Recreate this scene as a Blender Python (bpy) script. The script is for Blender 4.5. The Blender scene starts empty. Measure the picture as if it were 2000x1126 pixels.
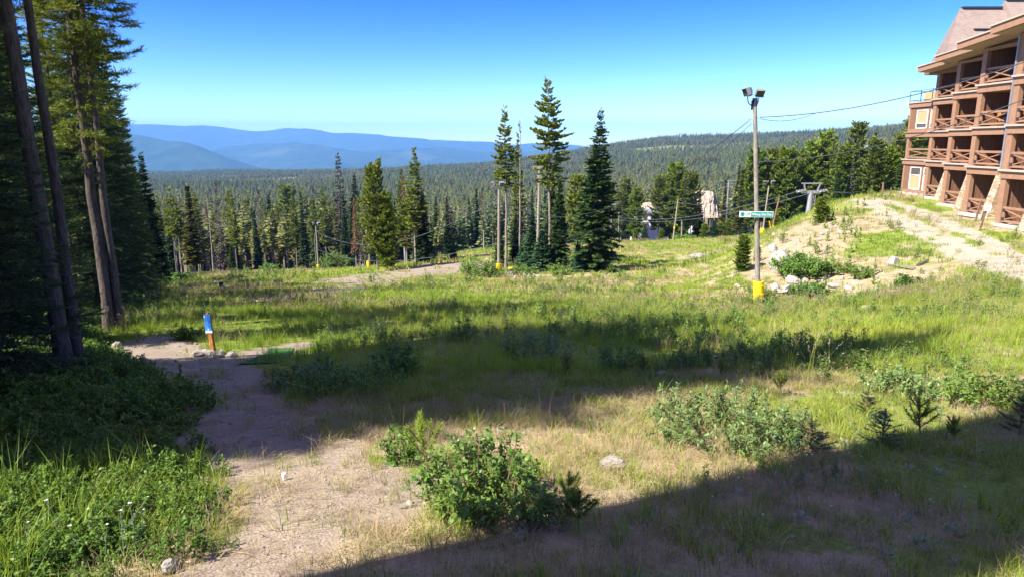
import bpy, math, random
import numpy as np
PI = math.pi
SC = bpy.context.scene
COL = SC.collection
RNG = np.random.default_rng(7)
random.seed(7)

# ------------------------------------------------------------------ camera geometry
F = 2000 * 24.0 / 36.0
TILT = math.radians(12.0)
C, S = math.cos(TILT), math.sin(TILT)

def ray(px, py):
    a = (px - 1000) / F
    b = (563 - py) / F
    return a, C + b * S, -S + b * C

def proj(x, y, z):
    d = y * C - z * S
    return 1000 + F * x / d, 563 - F * (y * S + z * C) / d

def at_depth(px, py, d):
    a, y, z = ray(px, py)
    return np.array((a * d, y * d, z * d))

# ------------------------------------------------------------------ noise
def vnoise(x, y, seed=0):
    x = np.asarray(x, float); y = np.asarray(y, float)
    xi = np.floor(x).astype(np.int64); yi = np.floor(y).astype(np.int64)
    xf = x - xi; yf = y - yi
    xf = xf * xf * (3 - 2 * xf); yf = yf * yf * (3 - 2 * yf)
    def h(i, j):
        n = (i * 374761393 + j * 668265263 + seed * 974711) & 0x7fffffff
        n = ((n ^ (n >> 13)) * 1274126177) & 0x7fffffff
        n = n ^ (n >> 16)
        return (n % 65536) / 65535.0
    a = h(xi, yi); b = h(xi + 1, yi); c = h(xi, yi + 1); d = h(xi + 1, yi + 1)
    return (a * (1 - xf) + b * xf) * (1 - yf) + (c * (1 - xf) + d * xf) * yf

def fbm(x, y, seed=0, oct=4):
    s = 0; a = .5; t = 0
    for k in range(oct):
        s = s + a * vnoise(x * 2 ** k, y * 2 ** k, seed + k); t += a; a *= .5
    return s / t

def sstep(a, b, x):
    t = np.clip((x - a) / (b - a), 0, 1)
    return t * t * (3 - 2 * t)

# ------------------------------------------------------------------ terrain
def plane_z(y):
    return -(2.2 + .165 * np.where(y > 0, y, y * .25))

CT = []
def ctl(px, py, Y):
    a, yy, zz = ray(px, py); s = Y / yy
    CT.append((a * s, Y, zz * s))
def ctu(u, Y, z): CT.append((u * Y, Y, z))
for u in (-1.3, -.75, -.35, 0, .35, .75, 1.3):
    for Y in (3.0, 6.0, 10.0):
        ctu(u, Y, float(plane_z(np.array(Y))))
for u in (-.75, -.35, 0, .35):
    ctu(u, 16.0, float(plane_z(np.array(16.0))) - (.3 if u < -.2 else 0))
for p in ((1000, 610, 26.0), (600, 600, 28), (1482, 583, 34.8), (1600, 600, 29), (1800, 600, 25), (2000, 600, 23), (2000, 640, 18),
          (1560, 575, 36), (1700, 570, 33), (1800, 560, 30), (2000, 560, 27), (1000, 560, 40), (1200, 570, 37), (1350, 560, 42),
          (1500, 500, 45), (1440, 520, 43), (1510, 475, 50), (1600, 425, 60), (1560, 447, 56), (1640, 400, 67), (1690, 380, 76), (1420, 545, 48), (1640, 440, 55), (1600, 500, 43), (1700, 480, 43), (1800, 500, 38),
          (1690, 395, 66), (1850, 450, 45), (2000, 525, 31), (1945, 442, 44), (1760, 388, 69), (1740, 383, 85),
          (1500, 462, 115), (1440, 468, 125), (1300, 470, 150), (1200, 475, 145), (1200, 520, 72), (1300, 500, 90), (1400, 480, 110), (1400, 510, 75),
          (1000, 540, 64), (1080, 530, 69), (900, 515, 75), (960, 487, 105), (900, 492, 105), (860, 507, 110),
          (600, 525, 135), (450, 530, 115), (370, 540, 100), (300, 545, 82), (700, 530, 95), (740, 532, 100), (810, 515, 105),
          (600, 560, 47), (400, 600, 27), (270, 640, 21), (800, 550, 52), (300, 575, 42)):
    ctl(*p)
for u, z in ((-.9, -40), (-.5, -38), (-.2, -36), (0, -31), (.2, -29), (.4, -25), (.6, -17), (.9, -12)): ctu(u, 200, z)
for u, z in ((-.9, -58), (-.5, -58), (-.2, -56), (0, -52), (.2, -46), (.4, -34), (.6, -14), (.9, 4)): ctu(u, 500, z)
for u, z in ((-.9, -80), (-.4, -80), (0, -66), (.2, -42), (.4, -12), (.6, 16), (.9, 45)): ctu(u, 1200, z)
for u, z in ((-.9, -112), (-.4, -107), (-.2, -92), (0, -62), (.15, -5), (.3, 12), (.45, 30), (.6, 50), (.9, 90)): ctu(u, 2200, z)
for u, z in ((-.9, -150), (-.4, -138), (0, -108), (.2, -30), (.4, 5), (.9, 70)): ctu(u, 3400, z)
ctu(.8, 45, -5.3); ctu(.9, 60, -5.3); ctu(.9, 90, -6); ctu(1.2, 35, -5.2)
ctu(-.8, 30, -7.6); ctu(-.8, 60, -13); ctu(-.8, 110, -22)
CT = np.array(CT)

def _tk(x, y):
    r = np.hypot(x, y)
    th = np.clip(np.arctan2(x, y), -.95, .95)
    return th * 1.7, np.log(np.clip(r, 3.0, 3500.0))
def _phi(d2):
    return np.where(d2 > 1e-12, .5 * d2 * np.log(d2 + 1e-12), 0)
_cx, _cy = _tk(CT[:, 0], CT[:, 1])
_n = len(CT)
_r = np.hypot(CT[:, 0], CT[:, 1])
_val = (-(CT[:, 2]) + plane_z(CT[:, 1])) / _r
_A = np.zeros((_n + 3, _n + 3))
_A[:_n, :_n] = _phi((_cx[:, None] - _cx) ** 2 + (_cy[:, None] - _cy) ** 2) + np.eye(_n) * .004
_A[:_n, _n] = 1; _A[:_n, _n + 1] = _cx; _A[:_n, _n + 2] = _cy
_A[_n:, :_n] = _A[:_n, _n:].T
_W = np.linalg.solve(_A, np.concatenate([_val, np.zeros(3)]))

def gz(x, y):
    x = np.atleast_1d(np.asarray(x, float)); y = np.atleast_1d(np.asarray(y, float))
    out = np.empty(x.shape)
    for i in range(0, x.size, 40000):
        xs = x.flat[i:i + 40000]; ys = y.flat[i:i + 40000]
        tx, ty = _tk(xs, ys)
        t = _W[_n] + _W[_n + 1] * tx + _W[_n + 2] * ty
        t = t + _phi((tx[:, None] - _cx) ** 2 + (ty[:, None] - _cy) ** 2) @ _W[:_n]
        r = np.hypot(xs, ys)
        z = plane_z(ys) - r * t * sstep(1.0, 4.0, r)
        th = np.abs(np.arctan2(xs, ys))
        w = sstep(.95, 2.0, th)
        z = z * (1 - w) + w * (-2.0)
        z = z - np.clip(r - 3600, 0, 4000) * .1
        amp = np.clip(r * .004, .02, 1.2)
        z = z + (fbm(xs / 1.7, ys / 1.7, 3, 3) - .5) * .16 * sstep(2, 8, r) + (fbm(xs / 9, ys / 9, 11, 3) - .5) * np.clip(r * .008, .05, .5)
        far = sstep(250, 700, r)
        z = z + far * (fbm(xs / 260, ys / 260, 21, 4) - .5) * 26 * np.clip(r / 1500, .3, 1)
        out.flat[i:i + 40000] = z
    return out

def g1(x, y): return float(gz(x, y)[0])

_RS = np.exp(np.linspace(math.log(2.5), math.log(3000), 900))
def P(px, py):
    """first point of the ground seen along a line of sight"""
    a, b, c = ray(px, py)
    xs, ys, zs = a * _RS, b * _RS, c * _RS
    d = zs - gz(xs, ys)
    k = np.argmax(d < 0)
    if not d[k] < 0: k = len(d) - 1
    lo, hi = _RS[max(k - 1, 0)], _RS[k]
    for _ in range(18):
        m = .5 * (lo + hi)
        if c * m - g1(a * m, b * m) < 0: hi = m
        else: lo = m
    return np.array((a * hi, b * hi, g1(a * hi, b * hi)))

def onY(px, Y):
    """ground point at forward distance Y seen in column px"""
    z = g1((px - 1000) / F * Y, Y)
    for _ in range(4):
        x = (px - 1000) / F * (Y * C - z * S); z = g1(x, Y)
    return np.array((x, Y, z))

def h_to(p, py):
    b = (563 - py) / F
    return p[1] * (b * C - S) / (C + b * S) - p[2]

# ------------------------------------------------------------------ mesh builder
class G:
    def __init__(s): s.V = []; s.F = []; s.M = []; s.T = []; s.n = 0
    def add(s, V, Fc, mat=0, tint=None):
        V = np.asarray(V, float).reshape(-1, 3); Fc = np.asarray(Fc, int)
        s.V.append(V); s.F.append(Fc + s.n); s.n += len(V)
        s.M.append(np.full(len(Fc), mat, int))
        s.T.append(np.full(len(Fc), .5) if tint is None else np.broadcast_to(np.asarray(tint, float), (len(Fc),)))
        return s
    def mesh(s, name, mats, smooth=False):
        me = bpy.data.meshes.new(name)
        V = np.concatenate(s.V)
        tot = np.concatenate([np.full(len(f), f.shape[1]) for f in s.F])
        loops = np.concatenate([f.ravel() for f in s.F])
        me.vertices.add(len(V)); me.vertices.foreach_set('co', V.ravel())
        me.loops.add(len(loops)); me.loops.foreach_set('vertex_index', loops)
        me.polygons.add(len(tot))
        st = np.concatenate([[0], np.cumsum(tot)[:-1]])
        me.polygons.foreach_set('loop_start', st); me.polygons.foreach_set('loop_total', tot)
        me.polygons.foreach_set('material_index', np.concatenate(s.M))
        me.polygons.foreach_set('use_smooth', np.full(len(tot), bool(smooth)))
        for m in (mats if isinstance(mats, (list, tuple)) else [mats]): me.materials.append(m)
        me.attributes.new('tint', 'FLOAT', 'FACE').data.foreach_set('value', np.concatenate(s.T).astype(np.float32))
        me.update(calc_edges=True)
        return me
    def obj(s, name, mats, parent=None, smooth=False):
        return link(name, s.mesh(name, mats, smooth), parent)

    # ---- primitives
    def box(s, c, size, R=None, mat=0, tint=None, taper=1.0):
        hx, hy, hz = np.asarray(size, float) / 2
        V = np.array([(x * hx * (taper if z > 0 else 1), y * hy * (taper if z > 0 else 1), z * hz) for z in (-1, 1) for y in (-1, 1) for x in (-1, 1)])
        if R is not None: V = V @ np.asarray(R).T
        return s.add(V + np.asarray(c, float), [(0, 2, 3, 1), (4, 5, 7, 6), (0, 1, 5, 4), (2, 6, 7, 3), (0, 4, 6, 2), (1, 3, 7, 5)], mat, tint)
    def boxmm(s, x0, x1, y0, y1, z0, z1, mat=0):
        return s.box(((x0 + x1) / 2, (y0 + y1) / 2, (z0 + z1) / 2), (abs(x1 - x0), abs(y1 - y0), abs(z1 - z0)), None, mat)
    def beam(s, p, q, w, h, mat=0):
        p = np.asarray(p, float); q = np.asarray(q, float); d = q - p; L = np.linalg.norm(d); d = d / L
        up = np.array((0, 0, 1.)) if abs(d[2]) < .95 else np.array((0, 1., 0))
        a = np.cross(up, d); a /= np.linalg.norm(a); b = np.cross(d, a)
        return s.box((p + q) / 2, (w, h, L), np.stack([a, b, d], 1), mat)
    def tube(s, pts, rad, n=8, mat=0, cap=True, tint=None):
        pts = np.asarray(pts, float); m = len(pts)
        rad = np.broadcast_to(np.asarray(rad, float), (m,))
        tg = np.gradient(pts, axis=0); tg /= np.linalg.norm(tg, axis=1)[:, None] + 1e-12
        ref = np.array((1., 0, 0)) if abs(tg[0][0]) < .8 else np.array((0, 1., 0))
        A = np.cross(tg, ref); A /= np.linalg.norm(A, axis=1)[:, None] + 1e-12
        B = np.cross(tg, A)
        an = np.arange(n) * 2 * PI / n
        V = pts[:, None, :] + rad[:, None, None] * (np.cos(an)[None, :, None] * A[:, None, :] + np.sin(an)[None, :, None] * B[:, None, :])
        i = np.arange(m - 1)[:, None] * n; j = np.arange(n)[None, :]; k = (j + 1) % n
        Fc = np.stack([i + j, i + k, i + n + k, i + n + j], -1).reshape(-1, 4)
        s.add(V.reshape(-1, 3), Fc, mat, tint)
        if cap:
            for e, ring in ((0, 0), (m - 1, (m - 1))):
                base = s.n
                s.add(np.concatenate([V[ring], pts[ring][None]]), [((q + 1) % n, q, n) if e == 0 else (q, (q + 1) % n, n) for q in range(n)], mat, tint)
        return s
    def blob(s, c, r, seed=0, n=10, mat=0, flat=1.0, jag=.25):
        """an angular stone"""
        rg = np.random.default_rng(seed)
        V = [(0, 0, 1)]; Fc = []
        m = max(4, n // 2)
        for i in range(1, m):
            t = PI * i / m
            for j in range(n):
                a = 2 * PI * (j + .5 * (i % 2)) / n
                V.append((math.sin(t) * math.cos(a), math.sin(t) * math.sin(a), math.cos(t)))
        V.append((0, 0, -1)); V = np.array(V)
        pl = rg.normal(size=(9, 3)); pl /= np.linalg.norm(pl, axis=1)[:, None]
        dd = V @ pl.T
        lim = rg.uniform(.62, .95, 9)
        sc = np.min(np.where(dd > 1e-3, lim / np.maximum(dd, 1e-3), 9), axis=1)
        V = V * np.minimum(sc, 1.0)[:, None] * (1 + rg.normal(size=(len(V), 1)) * jag * .12)
        for j in range(n): Fc.append((0, 1 + j, 1 + (j + 1) % n))
        for i in range(m - 2):
            for j in range(n):
                a = 1 + i * n + j; b = 1 + i * n + (j + 1) % n; c2 = a + n; d = b + n
                if i % 2 == 0: Fc += [(a, c2, b), (b, c2, d)]
                else: Fc += [(a, c2, d), (a, d, b)]
        l = len(V) - 1; o = 1 + (m - 2) * n
        for j in range(n): Fc.append((o + j, l, o + (j + 1) % n))
        a = rg.uniform(0, 6.28)
        R = np.array(((math.cos(a), -math.sin(a), 0), (math.sin(a), math.cos(a), 0), (0, 0, 1)))
        r = np.broadcast_to(np.asarray(r, float), (3,)) * np.array((1, 1, flat))
        return s.add((V * r) @ R.T + np.asarray(c, float), Fc, mat)

def link(name, me, parent=None, loc=None):
    o = bpy.data.objects.new(name, me); COL.objects.link(o)
    if parent is not None: o.parent = parent
    if loc is not None: o.location = loc
    return o

def tag(o, label=None, cat=None, group=None, kind=None):
    if label: o['label'] = label
    if cat: o['category'] = cat
    if group: o['group'] = group
    if kind: o['kind'] = kind
    return o

def thing(name, label, cat, loc, rz=0.0, group=None, sc=1.0):
    o = bpy.data.objects.new(name, None); COL.objects.link(o)
    o.empty_display_size = .3
    o.location = loc; o.rotation_euler = (0, 0, rz); o.scale = (sc, sc, sc) if np.isscalar(sc) else sc
    return tag(o, label, cat, group)

# ------------------------------------------------------------------ materials
def mat(name): 
    m = bpy.data.materials.new(name); m.use_nodes = True
    nt = m.node_tree; nt.nodes.clear()
    out = nt.nodes.new('ShaderNodeOutputMaterial')
    return m, nt, out
class N:
    """short node wiring"""
    def __init__(s, nt): s.nt = nt
    def new(s, t, **kw):
        n = s.nt.nodes.new(t)
        for k, v in kw.items(): setattr(n, k, v)
        return n
    def set(s, sock, v):
        if isinstance(v, bpy.types.NodeSocket): s.nt.links.new(v, sock)
        else: sock.default_value = v
    def pos(s): return s.new('ShaderNodeNewGeometry').outputs['Position']
    def obj(s): return s.new('ShaderNodeTexCoord').outputs['Object']
    def noise(s, vec, scale, detail=3, rough=.55, out='Fac'):
        n = s.new('ShaderNodeTexNoise'); s.set(n.inputs['Vector'], vec)
        n.inputs['Scale'].default_value = scale; n.inputs['Detail'].default_value = detail; n.inputs['Roughness'].default_value = rough
        return n.outputs[out]
    def voro(s, vec, scale, out='Distance', feat='F1'):
        n = s.new('ShaderNodeTexVoronoi', feature=feat); s.set(n.inputs['Vector'], vec); n.inputs['Scale'].default_value = scale
        return n.outputs[out]
    def math(s, op, a, b=0.0, c=0.0, clamp=False):
        n = s.new('ShaderNodeMath', operation=op, use_clamp=clamp)
        s.set(n.inputs[0], a); s.set(n.inputs[1], b); s.set(n.inputs[2], c)
        return n.outputs[0]
    def rng(s, v, a, b, c=0.0, d=1.0):
        n = s.new('ShaderNodeMapRange'); s.set(n.inputs[0], v)
        for i, x in enumerate((a, b, c, d)): n.inputs[1 + i].default_value = x
        return n.outputs[0]
    def mix(s, f, a, b, blend='MIX'):
        n = s.new('ShaderNodeMix', data_type='RGBA', blend_type=blend)
        s.set(n.inputs[0], f); 
        s.set(n.inputs[6], a if isinstance(a, bpy.types.NodeSocket) else (*a, 1)[:4]); s.set(n.inputs[7], b if isinstance(b, bpy.types.NodeSocket) else (*b, 1)[:4])
        return n.outputs[2]
    def attr(s, name, out='Fac'):
        n = s.new('ShaderNodeAttribute'); n.attribute_name = name
        return n.outputs[out]
    def map(s, vec, scale=(1, 1, 1), rot=(0, 0, 0)):
        n = s.new('ShaderNodeMapping'); s.set(n.inputs['Vector'], vec); n.inputs['Scale'].default_value = scale; n.inputs['Rotation'].default_value = rot
        return n.outputs[0]
    def bump(s, h, strength=.4, dist=.02):
        n = s.new('ShaderNodeBump'); s.set(n.inputs['Height'], h); n.inputs['Strength'].default_value = strength; n.inputs['Distance'].default_value = dist
        return n.outputs[0]
    def bsdf(s, color, rough=.8, spec=.3, metal=0.0, normal=None):
        n = s.new('ShaderNodeBsdfPrincipled')
        s.set(n.inputs['Base Color'], color if isinstance(color, bpy.types.NodeSocket) else (*color, 1)[:4])
        s.set(n.inputs['Roughness'], rough); n.inputs['Specular IOR Level'].default_value = spec; s.set(n.inputs['Metallic'], metal)
        if normal is not None: s.set(n.inputs['Normal'], normal)
        return n.outputs[0]

def m_simple(name, col, rough=.7, spec=.3, metal=0, var=.25, scale=6.0, bump=0.0, bscale=40.0):
    m, nt, out = mat(name); n = N(nt)
    v = n.obj()
    f = n.noise(v, scale, 4)
    d = tuple(c * (1 - var) for c in col); e = tuple(min(1, c * (1 + var)) for c in col)
    c = n.mix(n.rng(f, .3, .7), d, e)
    nm = n.bump(n.noise(v, bscale, 3), .5, bump) if bump else None
    nt.links.new(n.bsdf(c, rough, spec, metal, nm), out.inputs[0])
    return m

def m_leaf(name, c1, c2, c3=None, trans=.3, rough=.55, spec=.25, patch=.0, oiw=.35):
    """foliage: hue varies leaf by leaf and plant by plant"""
    m, nt, out = mat(name); n = N(nt)
    t = n.attr('tint')
    oi = n.new('ShaderNodeObjectInfo').outputs['Random']
    f = n.math('ADD', n.math('MULTIPLY', t, .75), n.math('MULTIPLY', oi, oiw))
    f = n.math('SUBTRACT', f, oiw * .15, clamp=True)
    c = n.mix(f, c1, c2)
    if c3 is not None:
        big = n.noise(n.pos(), patch or .35, 2)
        c = n.mix(n.rng(big, .52, .72), c, c3)
    b = n.bsdf(c, rough, spec)
    tr = n.new('ShaderNodeBsdfTranslucent'); nt.links.new(n.mix(1.0, c, (1.0, 1.0, .55), 'MULTIPLY'), tr.inputs[0])
    mx = n.new('ShaderNodeMixShader'); mx.inputs[0].default_value = trans
    nt.links.new(b, mx.inputs[1]); nt.links.new(tr.outputs[0], mx.inputs[2])
    nt.links.new(mx.outputs[0], out.inputs[0])
    return m

def m_bark(name, c1, c2, scale=1.0):
    m, nt, out = mat(name); n = N(nt)
    v = n.map(n.obj(), (9 * scale, 9 * scale, 2.2 * scale))
    f = n.noise(v, 2.2, 6, .7)
    f2 = n.noise(n.obj(), .9, 2)
    c = n.mix(n.rng(f, .32, .66), c1, c2)
    c = n.mix(n.rng(f2, .35, .75, 0, .45), c, tuple(x * .55 for x in c1))
    nt.links.new(n.bsdf(c, .9, .15, 0, n.bump(f, 1.0, .06)), out.inputs[0])
    return m

M = {}
M['bark'] = m_bark('bark_grey', (.060, .047, .038), (.19, .155, .128))
M['bark_far'] = m_bark('bark_pale', (.17, .135, .11), (.38, .32, .27), .5)
M['bark_dead'] = m_bark('bark_dead', (.24, .21, .19), (.42, .38, .35), .6)
M['twig'] = m_simple('twig_brown', (.12, .075, .045), .85, .1)
M['stem'] = m_simple('stem_reddish', (.22, .13, .07), .75, .2)
M['pine'] = m_leaf('pine_needles', (.065, .105, .020), (.32, .37, .060), None, .35)
M['seedling'] = m_leaf('fresh_pine_shoots', (.15, .25, .028), (.42, .54, .075), None, .4)
M['pine_bright'] = m_leaf('bright_pine_needles', (.085, .15, .020), (.33, .41, .055), None, .35)  # brighter, greener needles of the bushy pines
M['fir'] = m_leaf('fir_needles', (.035, .085, .028), (.185, .27, .072), None, .28)
M['fir_dark'] = m_leaf('dark_fir_needles', (.018, .048, .022), (.085, .14, .048), None, .22)
M['fir_yellow'] = m_leaf('yellowing_fir_needles', (.07, .085, .02), (.21, .2, .045), None, .25)
M['fir_blue'] = m_leaf('young_fir_needles', (.04, .105, .055), (.14, .25, .11), None, .24)
M['far_pine'] = m_leaf('distant_pine_needles', (.095, .125, .042), (.40, .42, .145), None, .3, oiw=.6)  # needles here and below lightened, distance haze put into their colour
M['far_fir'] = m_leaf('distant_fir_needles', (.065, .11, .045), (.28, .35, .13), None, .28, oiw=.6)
M['dead_grey'] = m_leaf('dying_grey_needles', (.075, .06, .045), (.17, .14, .10), None, .15)
M['dead_red'] = m_leaf('dead_red_needles', (.15, .065, .035), (.33, .16, .075), None, .2)
M['dead_orange'] = m_leaf('dead_orange_needles', (.25, .15, .04), (.42, .27, .07), None, .2)
M['willow'] = m_leaf('willow_leaves', (.085, .18, .028), (.27, .39, .075), None, .38, .42, .4)
M['willow_pale'] = m_leaf('pale_willow_leaves', (.09, .175, .045), (.29, .40, .125), None, .34, .4, .45)
M['shrub'] = m_leaf('shrub_leaves', (.07, .17, .025), (.20, .36, .055), None, .38, .45, .35)
M['under'] = m_leaf('undergrowth_leaves', (.05, .13, .018), (.19, .30, .035), None, .35, .5, .3)
M['grass'] = m_leaf('grass_blades', (.14, .20, .024), (.48, .54, .085), (.50, .49, .13), .42, .5, .3, .12)
M['grass_lush'] = m_leaf('lush_grass_blades', (.10, .20, .020), (.42, .54, .065), (.48, .54, .08), .44, .5, .3, .15)
M['straw'] = m_leaf('dry_straw', (.30, .22, .11), (.52, .42, .25), None, .25, .7, .1)
M['seed'] = m_leaf('grass_seed_heads', (.27, .19, .14), (.44, .34, .25), None, .25, .8, .1)
M['silver'] = m_leaf('silver_forbs', (.16, .22, .15), (.36, .43, .33), None, .25, .7, .1)
M['mullein'] = m_leaf('mullein_leaves', (.17, .25, .06), (.38, .42, .14), None, .3, .7, .1)
M['petal'] = m_simple('white_petals', (.75, .73, .68), .7, .2, 0, .08)
M['stone'] = m_simple('granite', (.30, .27, .235), .85, .25, 0, .4, 7, .02, 30)
M['stone_pale'] = m_simple('pale_granite', (.38, .34, .29), .85, .25, 0, .3, 5, .03, 14)
M['pebble'] = m_leaf('gravel_stones', (.20, .18, .16), (.52, .48, .43), None, 0.0, .85, .2)
SKY_STR, SKY_SAT, SUN_STR, EXPO, HAZE, HAZE_COL = .083, 1.19, 4.8, 1.45, 8.2e-5, (.22, .52, 1.0, 1)
SKY_GAM, SKY_HUE, SKY_FILL = 1.65, .521, 2.4
SHADERS = [('npine0', -9.6, 4.7, 17), ('npine2', -12.2, 3.4, 19), ('npine1', -8.6, 6.3, 15), ('nfir0', -14.5, 1.6, 21), ('npine2', -15.5, 3.0, 20), ('npine1', -11.5, 6.8, 18),
           ('npine0', -10.5, 9.2, 17), ('npine2', -13.5, 8.0, 15), ('npine2', -17, 9.5, 18), ('npine0', -20, 13.5, 18), ('nfir0', -19, 18.5, 17), ('npine1', -23, 20, 18), ('nfir2', -25, 25, 17), ('npine2', -30, 28, 18),
           ('npine0', -7.9, 5.0, 14), ('nfir1', -8.4, 7.6, 13), ('nfir0', -7.6, 5.8, 9), ('nfir2', -7.5, 6.7, 8), ('nfir1', -9.0, 9.4, 12), ('nfir2', -7.2, 4.7, 6), ('npine0', -10.2, 5.0, 25), ('npine1', -11.2, 3.8, 26), ('npine2', -12.5, 3.2, 26), ('npine1', -13, 12.0, 22), ('npine0', -14.2, 16.4, 22), ('npine2', -15, 7.4, 24), ('npine1', -16, 5.2, 24), ('nfir2', -9.6, 10.6, 10), ('npine2', -10.5, 5.6, 16), ('nfir2', -13, 2.6, 18), ('npine1', -8.8, 5.4, 12), ('nfir1', -16.5, .6, 20)]
CASTER, CASTER_W, CASTER_H = (-8.45, -1.3), 1.7, 19.0
# ------------------------------------------------------------------ conifers
def unit(v): return v / (np.linalg.norm(v, axis=-1, keepdims=True) + 1e-12)

def add_spikes(g, P0, D, L, W, rg, tint, mat=0, side=None):
    """long thin triangles from P0 along D"""
    n = len(P0)
    if side is None: side = rg.normal(size=(n, 3))
    Sd = unit(np.cross(D, side))
    V = np.empty((n, 3, 3))
    V[:, 0] = P0 - Sd * W[:, None] * .5; V[:, 1] = P0 + Sd * W[:, None] * .5; V[:, 2] = P0 + D * L[:, None]
    g.add(V.reshape(-1, 3), np.arange(n * 3).reshape(-1, 3), mat, tint)

def add_quads(g, P0, D, L, W, rg, tint, mat=0, flatness=.5, peak=.45):
    """kite shaped sprays, lying more or less flat"""
    n = len(P0)
    ref = rg.normal(size=(n, 3)) * (1 - flatness); ref[:, 2] += flatness
    Sd = unit(np.cross(D, ref))
    V = np.empty((n, 4, 3))
    V[:, 0] = P0; V[:, 2] = P0 + D * L[:, None]
    m = P0 + D * (L * peak)[:, None]
    V[:, 1] = m + Sd * W[:, None] * .5; V[:, 3] = m - Sd * W[:, None] * .5
    g.add(V.reshape(-1, 3), np.arange(n * 4).reshape(-1, 4), mat, tint)

def trunk_mesh(rg, H, r0, bend=.0, n=8, top=.12, flare=1.25):
    m = max(8, int(H * 1.0))
    t = np.linspace(0, 1, m)
    wob = np.cumsum(rg.normal(size=(m, 2)) * .02, axis=0) * H / 18
    pts = np.stack([wob[:, 0] + bend * t ** 1.5, wob[:, 1], t * H], 1); pts[0, :2] = 0
    rad = r0 * (1 - t * (1 - top)) ; rad[0] *= flare
    pts = np.concatenate([[(0, 0, -.6)], pts]); rad = np.concatenate([[rad[0] * 1.1], rad])
    g = G(); g.tube(pts, rad, n)
    return g, pts

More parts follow.
